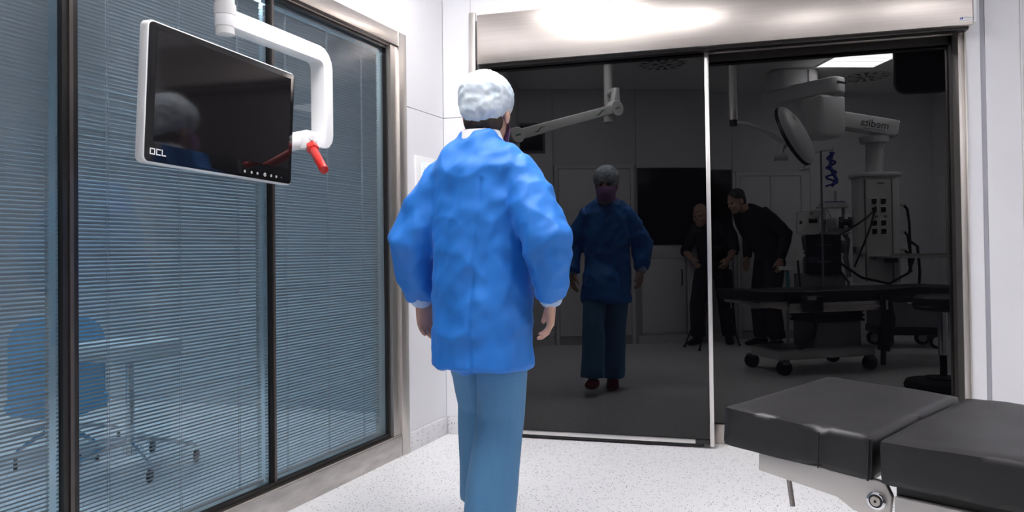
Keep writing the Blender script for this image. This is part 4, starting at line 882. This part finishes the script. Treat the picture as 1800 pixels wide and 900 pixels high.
MB().span((-0.03, -0.10, 0), (0.03, 0.0, 0.01)).build('foot', 'grey', pm)
tr = thing('supply_tray', 'white tray with a blue pad on top of the anaesthesia machine, mirrored', 'tray', at(1.20, 0.15, 1.4755))
MB().span((-0.13, -0.07, 0), (0.12, 0.08, 0.035)).build('tray', 'white', tr, 0.006)
MB().span((-0.12, -0.06, 0.035), (0.10, 0.07, 0.045)).build('pad', 'bluehose', tr, 0.004)
MB().tube([(-0.15, 0.06, 0.03), (-0.09, 0.07, 0.035)], 0.018, 12).build('roll', 'white', tr)
MB().tube([(0.02, 0.02, 0.045), (0.02, 0.02, 0.15)], 0.012, 12).build('bottle', 'alu', tr)
# infusion stand with blue hose coil
iv = thing('infusion_stand', 'thin infusion stand with coiled blue hoses, mirrored behind the table', 'stand', at(1.055, 0.42, 0))
MB().tube([(0, 0, 0.06), (0, 0, 2.02)], 0.010, 12).build('pole', 'grey', iv)
for k in range(4): a = k*pi/2+0.4; MB().tube([(0, 0, 0.07), (0.20*cos(a), 0.20*sin(a), 0.02)], 0.010, 8).build('foot', 'grey', iv)
MB().tube([(-0.05, 0, 2.0), (0, 0, 2.015), (0.11, 0.0, 2.02), (0.12, 0, 2.04)], 0.008, 8).build('hook', 'alu', iv)
pts = []
for k in range(40): a = k*0.55; pts.append((0.09+0.055*cos(a)*(0.5+k/60), 0.02+0.03*sin(a*1.3), 1.99-0.0085*k))
MB().tube(pts, 0.010, 8).build('hose_coil', 'bluehose', iv)
MB().tube([(0.10, 0, 2.0), (0.08, 0.02, 1.85), (0.14, 0.02, 1.72), (0.09, 0.02, 1.66)], 0.018, 8).build('hose', 'bluehose', iv)
# notched white disc on a stalk
hd_ = thing('hose_holder', 'white notched disc on a black stalk, mirrored in front of the dark drawers', 'holder', at(0.80, 0.62, 0))
pol = []
for k in range(64):
    a = 2*pi*k/64; r_ = 0.068 if (k % 8) < 6 else 0.042
    pol.append((r_*cos(a), r_*sin(a)))
MB().prism(pol, -0.006, 0.006, Matrix.Translation((0, 0, 0.99)) @ Matrix.Rotation(pi/2, 4, 'X') @ Matrix.Rotation(0.3, 4, 'Z')).build('disc', 'white', hd_)
MB().tube([(0, 0.0, 0.93), (0.01, -0.02, 0.80), (0.03, 0, 0.5), (0.0, 0, 0.06)], 0.011, 10).build('stalk', 'black', hd_)
MB().lathe([(0.07, 0), (0.07, 0.03), (0.02, 0.06)], 24).build('foot', 'black', hd_)
# small side cart with teal handle
cr = thing('arm_rest', 'white arm rest with teal tube on a stand beside the man in black, mirrored', 'arm rest', at(0.71, 0.48, 0))
MB().span((-0.08, -0.05, 0.83), (0.08, 0.06, 0.865)).build('pad', 'device', cr, 0.01)
MB().tube([(0, 0, 0.10), (0, 0, 0.83)], 0.014, 10).build('post', 'grey', cr)
MB().tube([(0.01, 0.03, 0.64), (0.0, 0.03, 0.82)], 0.017, 10).build('tube', 'teal', cr)
MB().lathe([(0.075, 0), (0.075, 0.05), (0.02, 0.1)], 24).build('foot', 'grey', cr)
# low trolley at the back
tl = thing('low_trolley', 'low grey trolley with a draped white sheet and grey castors, mirrored behind the stool', 'trolley', at(1.95, -0.25, 0, -0.15))
MB().span((-0.34, -0.22, 0.14), (0.30, 0.22, 0.22)).build('base', 'black', tl, 0.01)
MB().span((-0.33, -0.21, 0.22), (0.27, 0.21, 0.60)).build('body', 'grey', tl, 0.01)
for x in (-0.27, 0.22):
    for y in (-0.16, 0.18):
        c = MB().tube([(x, y-0.02, 0.075), (x, y+0.02, 0.075)], 0.075, 22).build('castor', 'rubber', tl, 0.004)
        MB().tube([(x, y-0.023, 0.075), (x, y+0.023, 0.075)], 0.045, 18).build('hub', 'device', c)
vs = []; fs = []
for i in range(25):
    for j in range(9):
        x = -0.30+0.66*i/24; e = j/8; z = 0.615+0.012*noise.noise(V((x*9, j*0.6, 2)))-(0.16*(e-0.6)/0.4*(0.6+0.4*sin(i*0.9)) if e > 0.6 else 0)
        vs.append((x, -0.2+0.44*min(e, 0.62)/0.62+0.012*sin(i*0.8)*e, z))
for i in range(24):
    for j in range(8): fs.append((i*9+j, (i+1)*9+j, (i+1)*9+j+1, i*9+j+1))
MB().add(vs, fs).build('sheet', 'sheet', tl)
